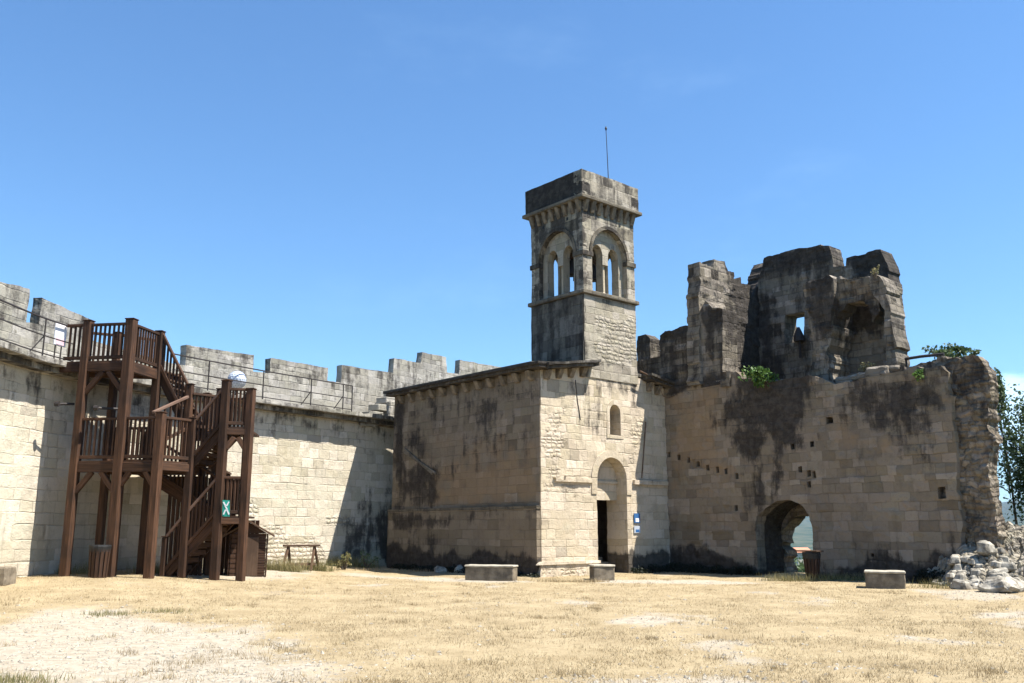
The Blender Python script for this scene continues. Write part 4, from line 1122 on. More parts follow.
    rail((1.08, 1.5), (1.5, 2.15), Z3, Z3, 1.0, far=True); rail((.8, .05), (1.0, 1.4), Z2 + .25, Z3 - .1, 1.0, top='wornwood', far=True, gap=.2)
    rail((2.93, 1.28), (2.24, 2.62), Z3, Z3, 1.0, far=True); rail((2.93, 1.28), (2.24, 2.62), Z1, Z1, 1.0, far=True); rail((2.15, 2.7), (1.05, 2.7), Z3, Z3, 1.0, far=True)
    rail((-1.9, .85), (-1.3, 1.3), Z4, Z4, 1.0, far=True); rail((-1.15, 1.35), (-.05, 1.45), Z2, Z2, 1.0, far=True); rail((-1.1, 1.32), (-.5, 2.3), Z4, Z4, 1.0, far=True); rail((2.15, 2.7), (1.75, 2.7), Z1, Z1, 1.0, far=True)
    rail((1.68, 1.97), (-.75, 1.97), Z1+.1, Z2+.05, 1.0, far=True)
    tag(spare.build('baluster', M['wood'], t), kind='stuff')
    # iron ties into the wall
    for p0, p1 in (((57, 404), (74, 404)), ((96, 408), (118, 409))):
        mb = MB(); a = at_depth(*p0, 23.5); b = at_depth(*p1, 23.9); mb.tube([a, b], .035, 8); mb.tube([a - Vector((.05, 0, 0)), a + Vector((.06, 0, 0))], .07, 8); mb.build('wall_tie', M['iron'], t)
    # sign on the right hand post
    D = st(2.35, .95, 0).y - .13
    s = empty('exit_sign', at_depth(225.5, 516, D), 'small teal sign with white figures fixed to the front stair post', 'sign')
    def px(x, y, d=0): return at_depth(x, y, D - d)
    mb = MB(); q = [(222.3, 516.3), (229.6, 516.6), (229.8, 500.3), (222.6, 500)]
    f = [px(*p, .012) for p in q]; bk = [px(*p) for p in q]
    mb.hexa([f[0], f[1], bk[1], bk[0], f[3], f[2], bk[2], bk[3]]); mb.build('plate', M['teal'], s)
    mb = MB()
    for (x0, y0, x1, y1) in ((223.4, 502, 225.6, 506), (228.9, 501.8, 226.6, 506), (225.2, 506, 227.2, 509.5), (225.6, 509.6, 223.4, 514.5), (226.8, 509.6, 229, 514.5)):
        mb.beam(px(x0, y0, .017), px(x1, y1, .017), .035, .006, Vector((0, -1, 0)))
    mb.build('figure', M['white'], s)
make_stairs()

# ================================================================== WALKWAY FURNITURE
def make_walkway():
    t = empty('walkway_railing', RAMP.pos(RAMP.uz(10, 330, .12)[0], .12, Z_WALK), 'thin black iron railing on the left rampart walkway', 'railing')
    def run(tt, pxs, u_a, u_b, hs):
        for u, lean in pxs:
            mb = MB(); b = RAMP.pos(u, .12, Z_WALK); mb.tube([b, b + Vector((0, 0, 1.0))], .022, 6)
            if lean: mb.tube([RAMP.pos(u - .28, .35, Z_WALK), b + Vector((0, 0, .55))], .018, 5)
            mb.build('post', M['iron'], tt)
        for h in hs:
            mb = MB(); us = np.linspace(u_a, u_b, 24); mb.tube([RAMP.pos(u, .12, Z_WALK + h) for u in us], .018 if h < .9 else .024, 5); mb.build('wire', M['iron'], tt)
    uu = lambda x, y: RAMP.uz(x, y, .12)[0]
    a, b = uu(-40, 330), uu(74, 350)
    run(t, [(a, 0), (uu(44, 340), 1), (b, 0), (uu(-10, 330), 1)], a, b, (1.0, .55, .08))
    t2 = empty('walkway_railing', RAMP.pos(uu(300, 390), .12, Z_WALK), 'thin black iron railing on the rampart walkway right of the stairs', 'railing')
    a, b = uu(172, 375), uu(352, 400)
    run(t2, [(uu(208, 385), 0), (uu(263, 388), 0), (uu(311, 395), 1), (uu(343, 400), 1), (b, 0)], a, b, (1.0, .5, .08))
    # white printed board by the left railing
    p0 = [(55, 322), (66, 327), (65, 346), (56, 342)]
    u0 = RAMP.uz(55, 335, .2)[0]; u1 = RAMP.uz(66.5, 335, .2)[0]; zt = RAMP.uz(60, 324, .2)[1]; zb = RAMP.uz(60, 346, .2)[1]
    s = empty('notice_board', RAMP.pos((u0+u1)/2, .2, zb), 'pale white notice board with pink foot hung on the left walkway railing', 'board')
    mb = MB(); fr = [RAMP.pos(u0, .2, zb), RAMP.pos(u1, .2, zb), RAMP.pos(u1, .23, zb), RAMP.pos(u0, .23, zb)]
    mb.hexa(fr + [q + Vector((0, 0, zt - zb)) for q in fr]); mb.build('panel', M['white'], s, .004)
    mb = MB(); fr = [RAMP.pos(u0+.05, .194, zb + .02), RAMP.pos(u1-.05, .194, zb + .02), RAMP.pos(u1-.05, .198, zb + .02), RAMP.pos(u0+.05, .198, zb + .02)]
    mb.hexa(fr + [q + Vector((0, 0, .22)) for q in fr]); mb.build('print', M['pinkprint'], s)
    for u in (u0 + .1, u1 - .1):
        mb = MB(); mb.tube([RAMP.pos(u, .24, Z_WALK), RAMP.pos(u, .24, zt)], .02, 6); mb.build('leg', M['iron'], s)
    # faceted white globe on a short stem
    D = RAMP.pos(RAMP.uz(237, 380, .5)[0], .5, 0).y
    c = at_depth(237, 380, D); r = 9.6 / F * D * .98
    g = empty('globe_lamp', Vector((c.x, c.y, Z_WALK)), 'pale faceted globe standing on the walkway behind the stairs', 'globe')
    bm = bmesh.new(); bmesh.ops.create_icosphere(bm, subdivisions=3, radius=r, matrix=Matrix.Translation(c))
    res = bmesh.ops.inset_individual(bm, faces=list(bm.faces), thickness=r*.022, depth=-.006)
    for f in bm.faces: f.material_index = 0
    for f in res['faces']: f.material_index = 1
    me = bpy.data.meshes.new('globe'); bm.to_mesh(me); bm.free()
    me.materials.append(simple('globe panels', (.62, .66, .72), (.55, .6, .68), 6, .35, .05)); me.materials.append(simple('globe seams', (.22, .26, .33), (.28, .32, .4), 9, .5, .05))
    link('globe', me, None, g)
    mb = MB(); mb.tube([(c.x, c.y, Z_WALK), (c.x, c.y, c.z - r*.9)], [.06, .05], 8); mb.build('stem', M['iron'], g)
make_walkway()

# ================================================================== COURTYARD FURNITURE
def stone_bench(px_l, px_r, y_b, y_t, depth, label, ax, flip=False):
    """block seat whose long front face runs px_l..px_r on the ground line y_b"""
    a = on_z(px_l, y_b, 0); D = a.y
    fr = Frame(a, ax); u1 = fr.uz(px_r, y_b)[0]; h = fr.uz(px_l, y_t)[1]
    u0, u1 = min(0, u1), max(0, u1)
    g = empty('stone_bench', fr.pos((u0+u1)/2, depth/2, 0), label, 'bench')
    pts = [fr.pos(u, v, z) for z in (-.1, h - .06) for u, v in ((u0, 0), (u1, 0), (u1, depth), (u0, depth))]
    rough_block('base', pts, M['block'], g, .022, 5, int(px_l))
    pts = [fr.pos(u, v, z) for z in (h - .057, h) for u, v in ((u0-.02, -.02), (u1+.02, -.02), (u1+.02, depth+.02), (u0-.02, depth+.02))]
    rough_block('seat', pts, M['bench_lit'], g, .018, 5, int(px_r))
stone_bench(465, 513, 580.5, 565, .5, 'long pale stone bench by the shaded nave wall left of the chapel corner', Vector((.965, -.26, 0)))
stone_bench(594, 615, 580.5, 565, .62, 'short cubic stone bench in front of the chapel doorway', Vector((1, .12, 0)))
stone_bench(866, 906, 588.5, 571, .75, 'long stone bench against the ruined wall right of the gateway', Vector((.93, -.37, 0)))
def single_block(px, D, size, label, mat, rough=.05, seed=1, ax=Vector((1, 0, 0)), nm='stone_block', cat='stone'):
    p = on_z(px[0], px[1], 0) if D is None else Vector((*at_depth(px[0], px[1], D)[:2], 0))
    p.z = ground_z(p.x, p.y) - .03
    fr = Frame(p, ax); sx, sy, sz = size
    pts = [fr.pos(u*sx/2*k, v*sy/2*k, p.z + z) for z, k in ((0, 1), (sz, .82 if nm == 'boulder' else .97)) for u, v in ((-1, -1), (1, -1), (1, 1), (-1, 1))]
    o = rough_block(nm, pts, mat, None, rough, 5, seed)
    return tag(o, label, cat)
single_block((1, 578), 21.2, (.45, .5, .42), 'low pale stone block at the foot of the rampart on the far left', M['block'], .03, 3)
single_block((440, 573.5), None, (.42, .36, .27), 'rounded pale boulder in shade left of the long stone bench', M['rock'], .09, 4, nm='boulder')
single_block((459, 573), None, (.30, .36, .30), 'small rounded boulder touching the left end of the stone bench', M['rock'], .09, 8, nm='boulder')

def litter_bin(p, h, r0, r1, label, lid=True):
    g = empty('litter_bin', p, label, 'litter bin')
    mb = MB(); n = 14
    for k in range(n):
        a = 2*math.pi*k/n; d = Vector((math.cos(a), math.sin(a), 0)); s = Vector((-d.y, d.x, 0))
        b0 = p + d*r0 + Vector((0, 0, .06)); b1 = p + d*r1 + Vector((0, 0, h))
        mb.beam(b0, b1, 2*math.pi*r1/n*.72, .025, d)
    mb.build('slats', M['wood'], g)
    mb = MB(); mb.tube([p + Vector((0, 0, .05)), p + Vector((0, 0, h - .05))], [r0*.9, r1*.9], 14); mb.build('liner', M['black'], g)
    mb = MB()
    mb.tube([p + Vector((0, 0, h - .16)), p + Vector((0, 0, h - .02)), p + Vector((0, 0, h + .02))], [r1*1.02, r1*1.1, r1*1.06], 14); mb.build('rim', M['black'], g)
    mb = MB(); mb.tube([p, p + Vector((0, 0, .06))], [r0*1.15, r0*1.1], 14); mb.build('foot', M['block'] if lid else M['black'], g)
    if lid:
        mb = MB(); mb.box(p + Vector((-.05, 0, h + .03)), (r1*2.9, r1*1.6, .04), RU); mb.build('lid', M['oldwood'], g, .006)
p = on_z(813, 580.5, 0); litter_bin(p, .78, .17, .24, 'slatted wooden litter bin standing by the arched gateway')
p = st(-.12, -.32, ZG - .12); litter_bin(Vector(p), .95, .2, .24, 'dark slatted wooden bin at the foot of the tall stair post', False)

def make_shed():
    c = st(2.75, 1.95, 0); 
    p = Vector((-7.5, 26.3, .12)); ax = Vector((.97, .25, 0)).normalized(); ay = Vector((-ax.y, ax.x, 0))
    g = empty('garden_shed', p, 'small brown wooden shed with a gabled roof under the stair landing', 'shed')
    w_, d_, h_ = 1.0, 1.0, 1.22
    mb = MB()
    for sx, sy in ((1, 0), (-1, 0), (0, 1), (0, -1)):
        nrow = 9
        for k in range(nrow):
            z0 = h_*k/nrow; z1 = h_*(k+1)/nrow - .012
            if sx:
                mb.box(p + ax*sx*(w_/2) + Vector((0, 0, z0)), (.035 + .01*(k % 2), d_, z1 - z0), ax)
            else:
                mb.box(p + ay*sy*(d_/2) + Vector((0, 0, z0)), (w_ - .07, .035 + .01*(k % 2), z1 - z0), ax)
    mb.build('wall', M['wood'], g)
    mb = MB()
    for sy in (-1, 1):
        q = [p + ax*s*(w_/2-.02) + ay*sy*d_/2 + Vector((0, 0, h_)) for s in (-1, 1)]; tp = p + ay*sy*d_/2 + Vector((0, 0, h_ + .28))
        mb.quadset([q[0], q[1], tp], [(0, 1, 2)])
    mb.build('gable', M['wood'], g)
    mb = MB()
    for s in (-1, 1):
        a = p + ax*s*(w_/2 + .2) + Vector((0, 0, h_ - .11)); b = p + Vector((0, 0, h_ + .30))
        q = [a - ay*(d_/2+.15), b - ay*(d_/2+.15), b + ay*(d_/2+.15), a + ay*(d_/2+.15)]
        if s > 0: q = [q[1], q[0], q[3], q[2]]
        mb.hexa([x for x in q] + [x + Vector((0, 0, .05)) for x in q])
    mb.build('roof', M['oldwood'], g)
    mb = MB(); mb.box(p - ay*(d_/2 + .04) + Vector((0, 0, .06)), (.55, .03, 1.05), ax); mb.build('door', M['oldwood'], g, .005)
make_shed()

def make_sawhorse():
    pl = Vector((-7.35, 30.15, 0)); pr = Vector((-6.5, 30.6, 0)); zt = .92; gz = ground_z(-7, 30)
    g = empty('trestle_bench', (pl + pr)/2 + Vector((0, 0, gz)), 'brown wooden trestle standing on two A shaped legs against the rampart', 'trestle')
    ax = (pr - pl).normalized(); ay = Vector((-ax.y, ax.x, 0))
    mb = MB(); mb.beam(pl - ax*.12 + Vector((0, 0, zt)), pr + ax*.12 + Vector((0, 0, zt)), .2, .06); mb.build('top', M['oldwood'], g, .006)
    for q, s in ((pl, 1), (pr, -1)):
        for k in (-1, 1):
            mb = MB(); mb.beam(q + Vector((0, 0, zt - .04)) + ax*s*.05, q + ax*(k*.2) + ay*k*.2 + Vector((0, 0, gz - .02)), .07, .07); mb.build('leg', M['oldwood'], g, .005)
    mb = MB(); mb.beam(pl + Vector((0, 0, .32)), pr + Vector((0, 0, .32)), .06, .08); mb.build('crossbar', M['oldwood'], g, .005)
make_sawhorse()

# wall notices beside the chapel door
for (x0, y0, x1, y1, m, lab) in ((633.5, 513.5, 639, 523, 'bluesign', 'upper deep blue notice plate on the chapel wall right of the door'), (633.5, 526, 639.5, 533, 'greysign', 'lower pale blue grey notice on the chapel wall under the blue plate')):
    a = FAC.uz(x0, y1); b = FAC.uz(x1, y0)
    s = empty('wall_notice', FAC.pos(a[0], -.03, a[1]), lab, 'notice')
    mb = MB(); pts = [FAC.pos(u, v, z) for z in (a[1], b[1]) for u, v in ((a[0], -.045), (b[0], -.045), (b[0], -.02), (a[0], -.02))]
    mb.hexa(pts); mb.build('plate', M[m], s)
    mb = MB(); du = (b[0]-a[0]); dz = b[1]-a[1]
    pts = [FAC.pos(u, v, z) for z in (a[1] + dz*.12, b[1] - dz*.5) for u, v in ((a[0]+du*.2, -.049), (b[0]-du*.2, -.049), (b[0]-du*.2, -.046), (a[0]+du*.2, -.046))]
    mb.hexa(pts); mb.build('print', M['white' if m == 'bluesign' else 'bluesign'], s)
# iron handrail on the ruined wall head
q = [(905, 359), (921, 356.5), (944, 354)]
g = empty('wall_handrail', RUI.pos(RUI.uz(925, 357, 1.2)[0], 1.2, RUI.uz(925, 362, 1.2)[1]), 'dark iron handrail lying along the top of the ruined wall', 'handrail')
mb = MB(); mb.tube([RUI.pos(u, 1.2, z) for u, z in [RUI.uz(x, y, 1.2) for x, y in q]], .045, 6); mb.build('bar', M['iron'], g)
for x, y in ((906, 359), (943, 354)):
    u, z = RUI.uz(x, y, 1.2); mb = MB(); mb.tube([RUI.pos(u, 1.2, z - .35), RUI.pos(u, 1.2, z)], .035, 6); mb.build('post', M['iron'], g)

# ================================================================== RUBBLE PILE
def make_rubble():
    c = on_z(1020, 588, 0); rs = random.Random(4)
    # mound of small stones and earth
    vs = []; f = []; nx, ny = 110, 110
    P = lambda i, j: (c.x - 2.3 + 6.5*i/nx, c.y - .4 + 5.5*j/ny)
    def h(x, y):
        u = (Vector((x, y, 0)) - RUI.O); uu = u.dot(RUI.U); vv = u.dot(RUI.V)
        d = max(0, min(1, (y - c.y + .3 + max(0, (c.x - x))*.25) / 2.6)); e = max(0, min(1, (x - (c.x - 1.75)) / 1.6))
        base = 1.4 * (d**.9) * e * e * (3 - 2*e)
        ds, ps = noise.voronoi(Vector((x*4.2, y*4.2, 0)))
        return base + (.2 * min(1, (ds[1]-ds[0])*2.5) + .2*noise.noise(ps[0]*2.3)) * min(1, base*3 + .0) - .08
    for j in range(ny+1):
        for i in range(nx+1):
            x, y = P(i, j); vs.append((x, y, h(x, y)))
    for j in range(ny):
        for i in range(nx): k = j*(nx+1)+i; f.append((k, k+1, k+nx+2, k+nx+1))
    me = bpy.data.meshes.new('rubble'); me.from_pydata(vs, [], f)
    uv = me.uv_layers.new(name='UVMap'); uv.data.foreach_set('uv', [q for l in me.loops for q in (vs[l.vertex_index][0], vs[l.vertex_index][1] + vs[l.vertex_index][2])])
    tag(link('rubble', me, masonry('loose rubble', [tuple(q*.6 for q in c) for c in PALE], rub_default=1.0, stain_bias=.3, bump=1.0)), 'bank of small broken stones below the end of the ruined wall', kind='stuff')
    big = [((1003, 592), (1.5, .9, .34), .13, 'largest flat white boulder at the front of the rubble'), ((972, 586), (.5, .4, .22), .1, None), ((956, 588), (.38, .3, .12), .08, None)]
    k = 0
    for px, sz, ro, lab in big:
        p = on_z(px[0], px[1], 0)
        stone(p, sz, ro, k, lab or ['flat pale stone left of the large boulder at the rubble edge', 'thin pale slab at the leftmost foot of the rubble'][k-1], rs); k += 1
    q = RUI.pos(RUI.uz(984, 530, -.25)[0], -.25, 0)
    stone(q + Vector((0, 0, h(q.x, q.y) - .04)), (.5, .4, .34), .08, 20, 'square pale stone perched highest on the rubble against the wall', rs)
    for n in range(150):
        x = rs.uniform(958, 1045); yb = rs.uniform(548, 594)
        z = max(0, (592 - yb) / 60)
        p = on_z(x, 590, 0); p = p + Vector((0, (592 - yb) / 46 * 2.3, 0)); p.x = p.x + (rs.random()-.5)*.3
        z = h(p.x, p.y)
        if z < -.02 and yb < 575: continue
        s = .08 + .24 * rs.random()**1.7
        stone(Vector((p.x, p.y, max(0, z) - .02)), (s*rs.uniform(1, 1.7), s, s*rs.uniform(.5, .8)), s*.16, 30 + n,
              'one of the many pale broken stones strewn over the rubble bank', rs, 'broken stones on the rubble bank')
def stone(p, sz, ro, seed, lab, rs, group=None):
    a = rs.uniform(0, 3.1); ax = Vector((math.cos(a), math.sin(a), 0)); fr = Frame(p, ax); k2 = rs.uniform(.6, .9); tl = rs.uniform(-.2, .2)
    pts = [fr.pos(u*sz[0]/2*k, v*sz[1]/2*k, p.z + z + tl*u*sz[0]/2) for z, k in ((0, 1), (sz[2], k2)) for u, v in ((-1, -1), (1, -1), (1, 1), (-1, 1))]
    o = rough_block('fallen_stone', pts, M['rock'], None, ro, 3, seed)
    tag(o, lab, 'stone', group); return o
make_rubble()

# ================================================================== PLANTS
def cloud_points(c, r, n, seed, clumps=14, rin=.5):
    rs = np.random.RandomState(seed); c = np.array(c); r = np.array(r)
    d = rs.normal(size=(clumps, 3)); d /= np.linalg.norm(d, axis=1)[:, None]
    cc = c + d * r * rs.uniform(.25, .95, clumps)[:, None]
    k = rs.randint(0, clumps, n)
    q = rs.normal(size=(n, 3)); q /= np.linalg.norm(q, axis=1)[:, None]
    return cc, cc[k] + q * (rs.uniform(0, 1, n) ** .45)[:, None] * r * rin * rs.uniform(.5, 1.1, clumps)[k][:, None]

def shrub(name, c, r, n, size, mat, label, seed, cat='shrub', clumps=10, base=None, rin=.5):
    b = Vector(base) if base is not None else Vector((c[0], c[1], c[2] - r[2]))
    g = empty(name, b, label, cat)
    cc, pts = cloud_points(c, r, n, seed, clumps, rin)
    leaf_mesh('foliage', pts, size, M[mat], g, seed)
    mb = MB()
    for q in cc: mb.tube([b, b.lerp(Vector(q), .55) + Vector((0, 0, .03)), Vector(q)], [.02, .014, .006], 5)
    mb.build('stem', M['bark'], g)
u, z = RUI.uz(762, 376, -.1)
shrub('fig_shrub', tuple(RUI.pos(u, -.12, z)), (.75, .4, .42), 560, .15, 'figleaf', 'bright green fig shrub growing from the ruined wall above the gateway', 3, clumps=14, base=RUI.pos(u + .1, .25, z - .3))
u, z = RUI.uz(920, 376, -.05)
shrub('wall_plant', tuple(RUI.pos(u, -.1, z)), (.3, .2, .22), 130, .1, 'figleaf', 'small green plant rooted in the wall head under the iron handrail', 5, clumps=6, base=RUI.pos(u, .2, z + .15))
u, z = RUI.uz(867, 368, .6)
shrub('wall_plant', tuple(RUI.pos(u, .6, z)), (.35, .3, .22), 200, .07, 'weed', 'grey green tuft on the ledge at the foot of the niche', 6, clumps=7)
u, z = RUI.uz(876, 272, .7)
shrub('wall_plant', tuple(RUI.pos(u, .65, z)), (.2, .2, .22), 90, .07, 'weed', 'tiny green tuft growing at the top of the niche', 8, clumps=5)

def tree(base, top, crown_c, crown_r, n, size, label, seed, clumps=26, nm='tree', rin=.36, tr=.2):
    g = empty(nm, base, label, 'tree'); b = Vector(base); t = Vector(top); rs = random.Random(seed)
    cc, pts = cloud_points(crown_c, crown_r, n, seed, clumps, rin)
    leaf_mesh('crown', pts, size, M['leaf'], g, seed)
    mb = MB(); mid = b.lerp(t, .5) + Vector((.15, .1, 0))
    mb.tube([b, mid, t], [tr, tr*.72, tr*.3], 9)
    for q in cc:
        s = b.lerp(t, rs.uniform(.35, .95)); q = Vector(q)
        mb.tube([s, s.lerp(q, .5) + Vector((0, 0, .15)), q], [tr*.27, tr*.17, .012], 5)
    mb.build('trunk', M['bark'], g)
# right edge tree seen past the wall end, and the one whose top shows over the wall
c = at_depth(1030, 440, 30)
tree((c.x + 1.7, 30.6, -.6), (c.x + 1.3, 30.5, c.z - .8), (c.x + .25, 30.2, c.z - 1.1), (1.25, 1.4, 2.8), 9500, .12, 'dark green tree behind the broken right end of the ruined wall', 11, 64)
c2 = at_depth(951, 349, 32)
tree((c2.x + .5, 32, -.8), (c2.x, 32, c2.z - .2), (c2.x, 32, c2.z - .2), (.9, .8, .5), 1100, .15, 'treetop showing above the ruined wall beside the iron handrail', 12, 18, tr=.1)
c3 = at_depth(992, 372, 31.2)
tree((c3.x + .3, 31.2, -.8), (c3.x, 31.2, c3.z), (c3.x + .1, 31.2, c3.z - .7), (.55, .6, 1.0), 900, .14, 'slender leafy sapling between the wall end and the dark tree', 13, 16, tr=.05)

# undergrowth along the shaded wall feet, leaves near black to carry the shade
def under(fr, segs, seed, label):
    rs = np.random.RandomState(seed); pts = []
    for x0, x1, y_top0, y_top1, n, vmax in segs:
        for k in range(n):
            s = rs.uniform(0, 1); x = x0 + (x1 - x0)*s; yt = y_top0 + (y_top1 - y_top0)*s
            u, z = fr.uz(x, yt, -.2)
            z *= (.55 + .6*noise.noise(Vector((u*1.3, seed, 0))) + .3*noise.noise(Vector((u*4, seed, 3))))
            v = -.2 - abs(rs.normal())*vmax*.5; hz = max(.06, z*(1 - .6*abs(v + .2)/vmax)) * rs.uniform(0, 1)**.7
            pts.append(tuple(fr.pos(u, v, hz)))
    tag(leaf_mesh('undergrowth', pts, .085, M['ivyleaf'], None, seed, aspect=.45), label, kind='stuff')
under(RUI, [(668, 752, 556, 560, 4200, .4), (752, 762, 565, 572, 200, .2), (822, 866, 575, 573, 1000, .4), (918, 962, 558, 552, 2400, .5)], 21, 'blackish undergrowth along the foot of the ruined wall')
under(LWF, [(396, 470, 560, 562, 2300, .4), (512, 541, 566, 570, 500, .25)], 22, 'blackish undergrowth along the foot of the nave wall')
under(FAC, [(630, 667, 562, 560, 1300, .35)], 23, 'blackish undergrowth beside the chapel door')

# weeds in tufts
def weeds(name, spots, h, n, mat, label, seed, w_=.014):
    rs = np.random.RandomState(seed); P = []
    for x, y, r in spots:
        b = on_z(x, y, .15 if x < 330 else 0)
        for k in range(n):
            a = rs.normal(size=2) * r; P.append((b.x + a[0], b.y + a[1]*.6, ground_z(b.x, b.y) - .02))
    tag(blades(name, P, h, w_, M[mat], seed, .45), label, kind='stuff')
weeds('weeds', [(20 + 9*k, 577 + (k % 3), .22) for k in range(10)] + [(140 + 6*k, 577, .18) for k in range(9)] + [(232 + 4*k, 572, .14) for k in range(6)], .36, 90, 'weed', 'tall dry weeds around the foot of the staircase', 31)
weeds('weeds', [(258 + 5*k, 571, .2) for k in range(9)] + [(300 + 5*k, 569, .2) for k in range(15)], .42, 110, 'weed', 'green and straw weeds along the foot of the rampart', 32)
weeds('weeds', [(770 + 6*k, 581, .2) for k in range(17)] + [(930, 587, .2), (945, 588, .2)], .25, 70, 'weed', 'thin dry weeds around the gateway and bin', 33)
weeds('weeds', [(110, 606, .25), (165, 604, .25), (22, 665, .2), (150, 682, .3)], .1, 260, 'weed', 'short greenish tufts on the worn ground', 34, .012)
weeds('weeds', [(540 + 6*k, 582, .2) for k in range(11)] + [(360 + 8*k, 572, .25) for k in range(10)], .13, 60, 'straw', 'straw tufts at the foot of the chapel', 35)
for k, (x, y, D, r) in enumerate(((345, 548, 32, .36), (366, 556, 33, .4))):
    c = at_depth(x, y, D); c.z = .45
    shrub('weed_bush', tuple(c), (r, .3, .34), 300, .07, 'weed' if k == 0 else 'leaf', ['pale green weed bush at the shadow edge below the rampart', 'darker weed bush right of the pale one below the rampart'][k], 41 + k, clumps=9, base=(c.x, c.y, 0))

# ================================================================== BEYOND THE GATE
def make_beyond():
    g = empty('village_house', at_depth(800, 550, 260) - Vector((0, 0, 7)), 'distant house with a red tiled roof seen through the gateway', 'house')
    p = at_depth(800, 550, 260); ax = Vector((1, .1, 0)).normalized(); ay = Vector((-ax.y, ax.x, 0))
    mb = MB(); mb.box(p - Vector((0, 0, 7)), (4, 6, 6.4), ax); mb.build('wall', M['housewall'], g)
    mb = MB()
    for s in (-1, 1):
        a = p + ay*s*3.4 + Vector((0, 0, -.7)); b = p + Vector((0, 0, .55))
        q = [a - ax*2.3, a + ax*2.3, b + ax*2.3, b - ax*2.3]
        if s > 0: q = [q[1], q[0], q[3], q[2]]
        mb.hexa(q + [x + Vector((0, 0, .15)) for x in q])
    mb.build('roof', M['redroof'], g)
    rs = np.random.RandomState(9); pts = []; near_pts = []
    for k in range(420):
        a = R(rs.uniform(8, 34)); d = rs.uniform(150, 900)
        x, y = d*math.sin(a), d*math.cos(a)
        s = max(0, min(1, (d-33)/100)); s = s*s*(3-2*s); s2 = max(0, min(1, (d-150)/500)); s2 = s2*s2*(3-2*s2)
        z = -.25 - 14*s - 55*s2; r = rs.uniform(3, 6)
        q = rs.normal(size=(46, 3)); q /= np.linalg.norm(q, axis=1)[:, None]
        pts += list(np.array((x, y, z + r)) + q * np.array((r, r, r)) * rs.uniform(.5, 1, 46)[:, None])
    for k in range(260):
        a = R(rs.uniform(10, 30)); d = rs.uniform(37, 140); r = rs.uniform(.6, 1.8)
        top = 1.5 - d * rs.uniform(.022, .06)
        q = rs.normal(size=(160, 3)); q /= np.linalg.norm(q, axis=1)[:, None]
        near_pts += list(np.array((d*math.sin(a), d*math.cos(a), top - r)) + q * r * rs.uniform(.4, 1, 160)[:, None])
    tag(leaf_mesh('slope_bushes', near_pts, .42, M['leaf'], None, 19), 'green bushes on the slope outside the gateway', kind='stuff')
    tag(leaf_mesh('woodland', pts, 2.4, M['far'], None, 9), 'woodland in the valley beyond the gateway', kind='stuff')
make_beyond()

def make_haze():
    mb = MB(); mb.hexa([(sx*13000, sy*13000, z) for z in (-90, 560) for sx, sy in ((-1, -1), (1, -1), (1, 1), (-1, 1))])
    m = bpy.data.materials.new('pale air'); t = NT(m)
    v = t.n('ShaderNodeVolumePrincipled'); v.inputs['Density'].default_value = 4.5e-5; v.inputs['Color'].default_value = (.40, .62, 1, 1)
    o = t.n('ShaderNodeOutputMaterial'); t.lk(v.outputs[0], o.inputs['Volume'])
    tag(mb.build('haze', m), 'thin pale haze over the valley and hills', kind='stuff')
make_haze()

# ================================================================== LIGHT, SKY, CAMERA
SUN = Vector((.53, -.17, 1.0)).normalized()
sl = bpy.data.lights.new('sun', 'SUN'); sl.energy = 5.0; sl.angle = R(.5); sl.color = (1.0, .95, .87)
so = bpy.data.objects.new('sun', sl); COL.objects.link(so); so.rotation_euler = SUN.to_track_quat('Z', 'Y').to_euler(); so.location = (20, 0, 40)

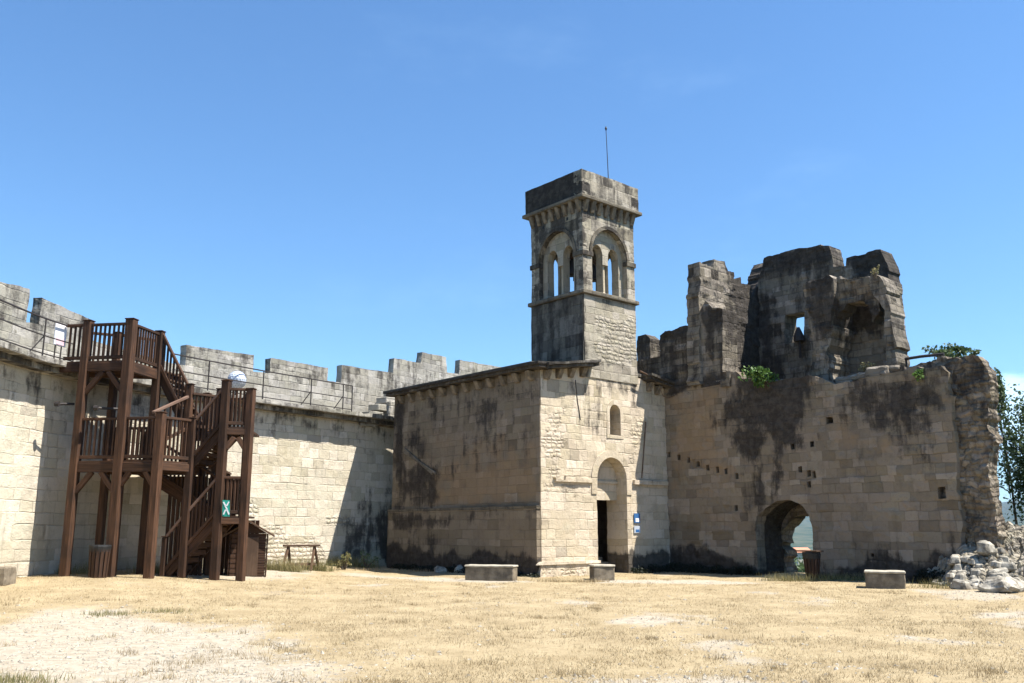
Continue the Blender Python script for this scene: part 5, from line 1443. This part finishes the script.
wd = bpy.data.worlds.new('World'); SC.world = wd; wd.use_nodes = True
nt = wd.node_tree; nt.nodes.clear()
class WT(NT):
    def __init__(s, t): s.t = t
t = WT(nt)
sky = t.n('ShaderNodeTexSky', sky_type='NISHITA'); sky.sun_disc = False
sky.sun_elevation = math.asin(SUN.z); sky.sun_rotation = math.atan2(SUN.x, SUN.y)
sky.air_density = 1.15; sky.dust_density = .05; sky.ozone_density = 2.2; sky.altitude = 100
tc = t.n('ShaderNodeTexCoord').outputs['Generated']
sp = t.n('ShaderNodeSeparateXYZ'); t.lk(tc, sp.inputs[0])
mp = t.n('ShaderNodeMapping'); mp.inputs['Scale'].default_value = (1, 1, 2.6); t.lk(tc, mp.inputs[0])
cn = t.noise(mp.outputs[0], 9.0, 7, .55)
cd = ray(1022, 415).normalized()
dv = t.n('ShaderNodeVectorMath', operation='DISTANCE'); t.lk(tc, dv.inputs[0]); dv.inputs[1].default_value = cd
near = t.m('SUBTRACT', 1.0, t.ss(dv.outputs['Value'], .01, .11))
cf = t.ss(t.m('ADD', cn, t.m('MULTIPLY', near, .42)), .66, .86)
cf = t.m('MULTIPLY', cf, near)
wisp = t.m('MULTIPLY', t.ss(t.noise(mp.outputs[0], 2.2, 6, .6), .55, .8), .10)
cf = t.m('MAXIMUM', cf, wisp)
colr = t.mix(cf, sky.outputs[0], (9.0, 9.2, 9.6))
bg = t.n('ShaderNodeBackground'); bg.inputs[1].default_value = .07; t.lk(t.mix(1.0, colr, (.70, .98, 1.2), 'MULTIPLY'), bg.inputs[0])
wo = t.n('ShaderNodeOutputWorld'); t.lk(bg.outputs[0], wo.inputs[0])

cam = bpy.data.cameras.new('camera'); co = bpy.data.objects.new('camera', cam); COL.objects.link(co)
co.location = (0, 0, EYE); co.rotation_euler = (math.pi/2 + PITCH, 0, 0)
cam.sensor_width = 36; cam.lens = F / 1024 * 36; cam.clip_end = 40000; cam.clip_start = .1
SC.camera = co
SC.view_settings.view_transform = 'Standard'; SC.view_settings.look = 'None'; SC.view_settings.exposure = 1.3; SC.view_settings.gamma = 1.0
SC.render.engine = 'CYCLES'
SC.cycles.use_denoising = True
SC.cycles.max_bounces = 6; SC.cycles.diffuse_bounces = 4
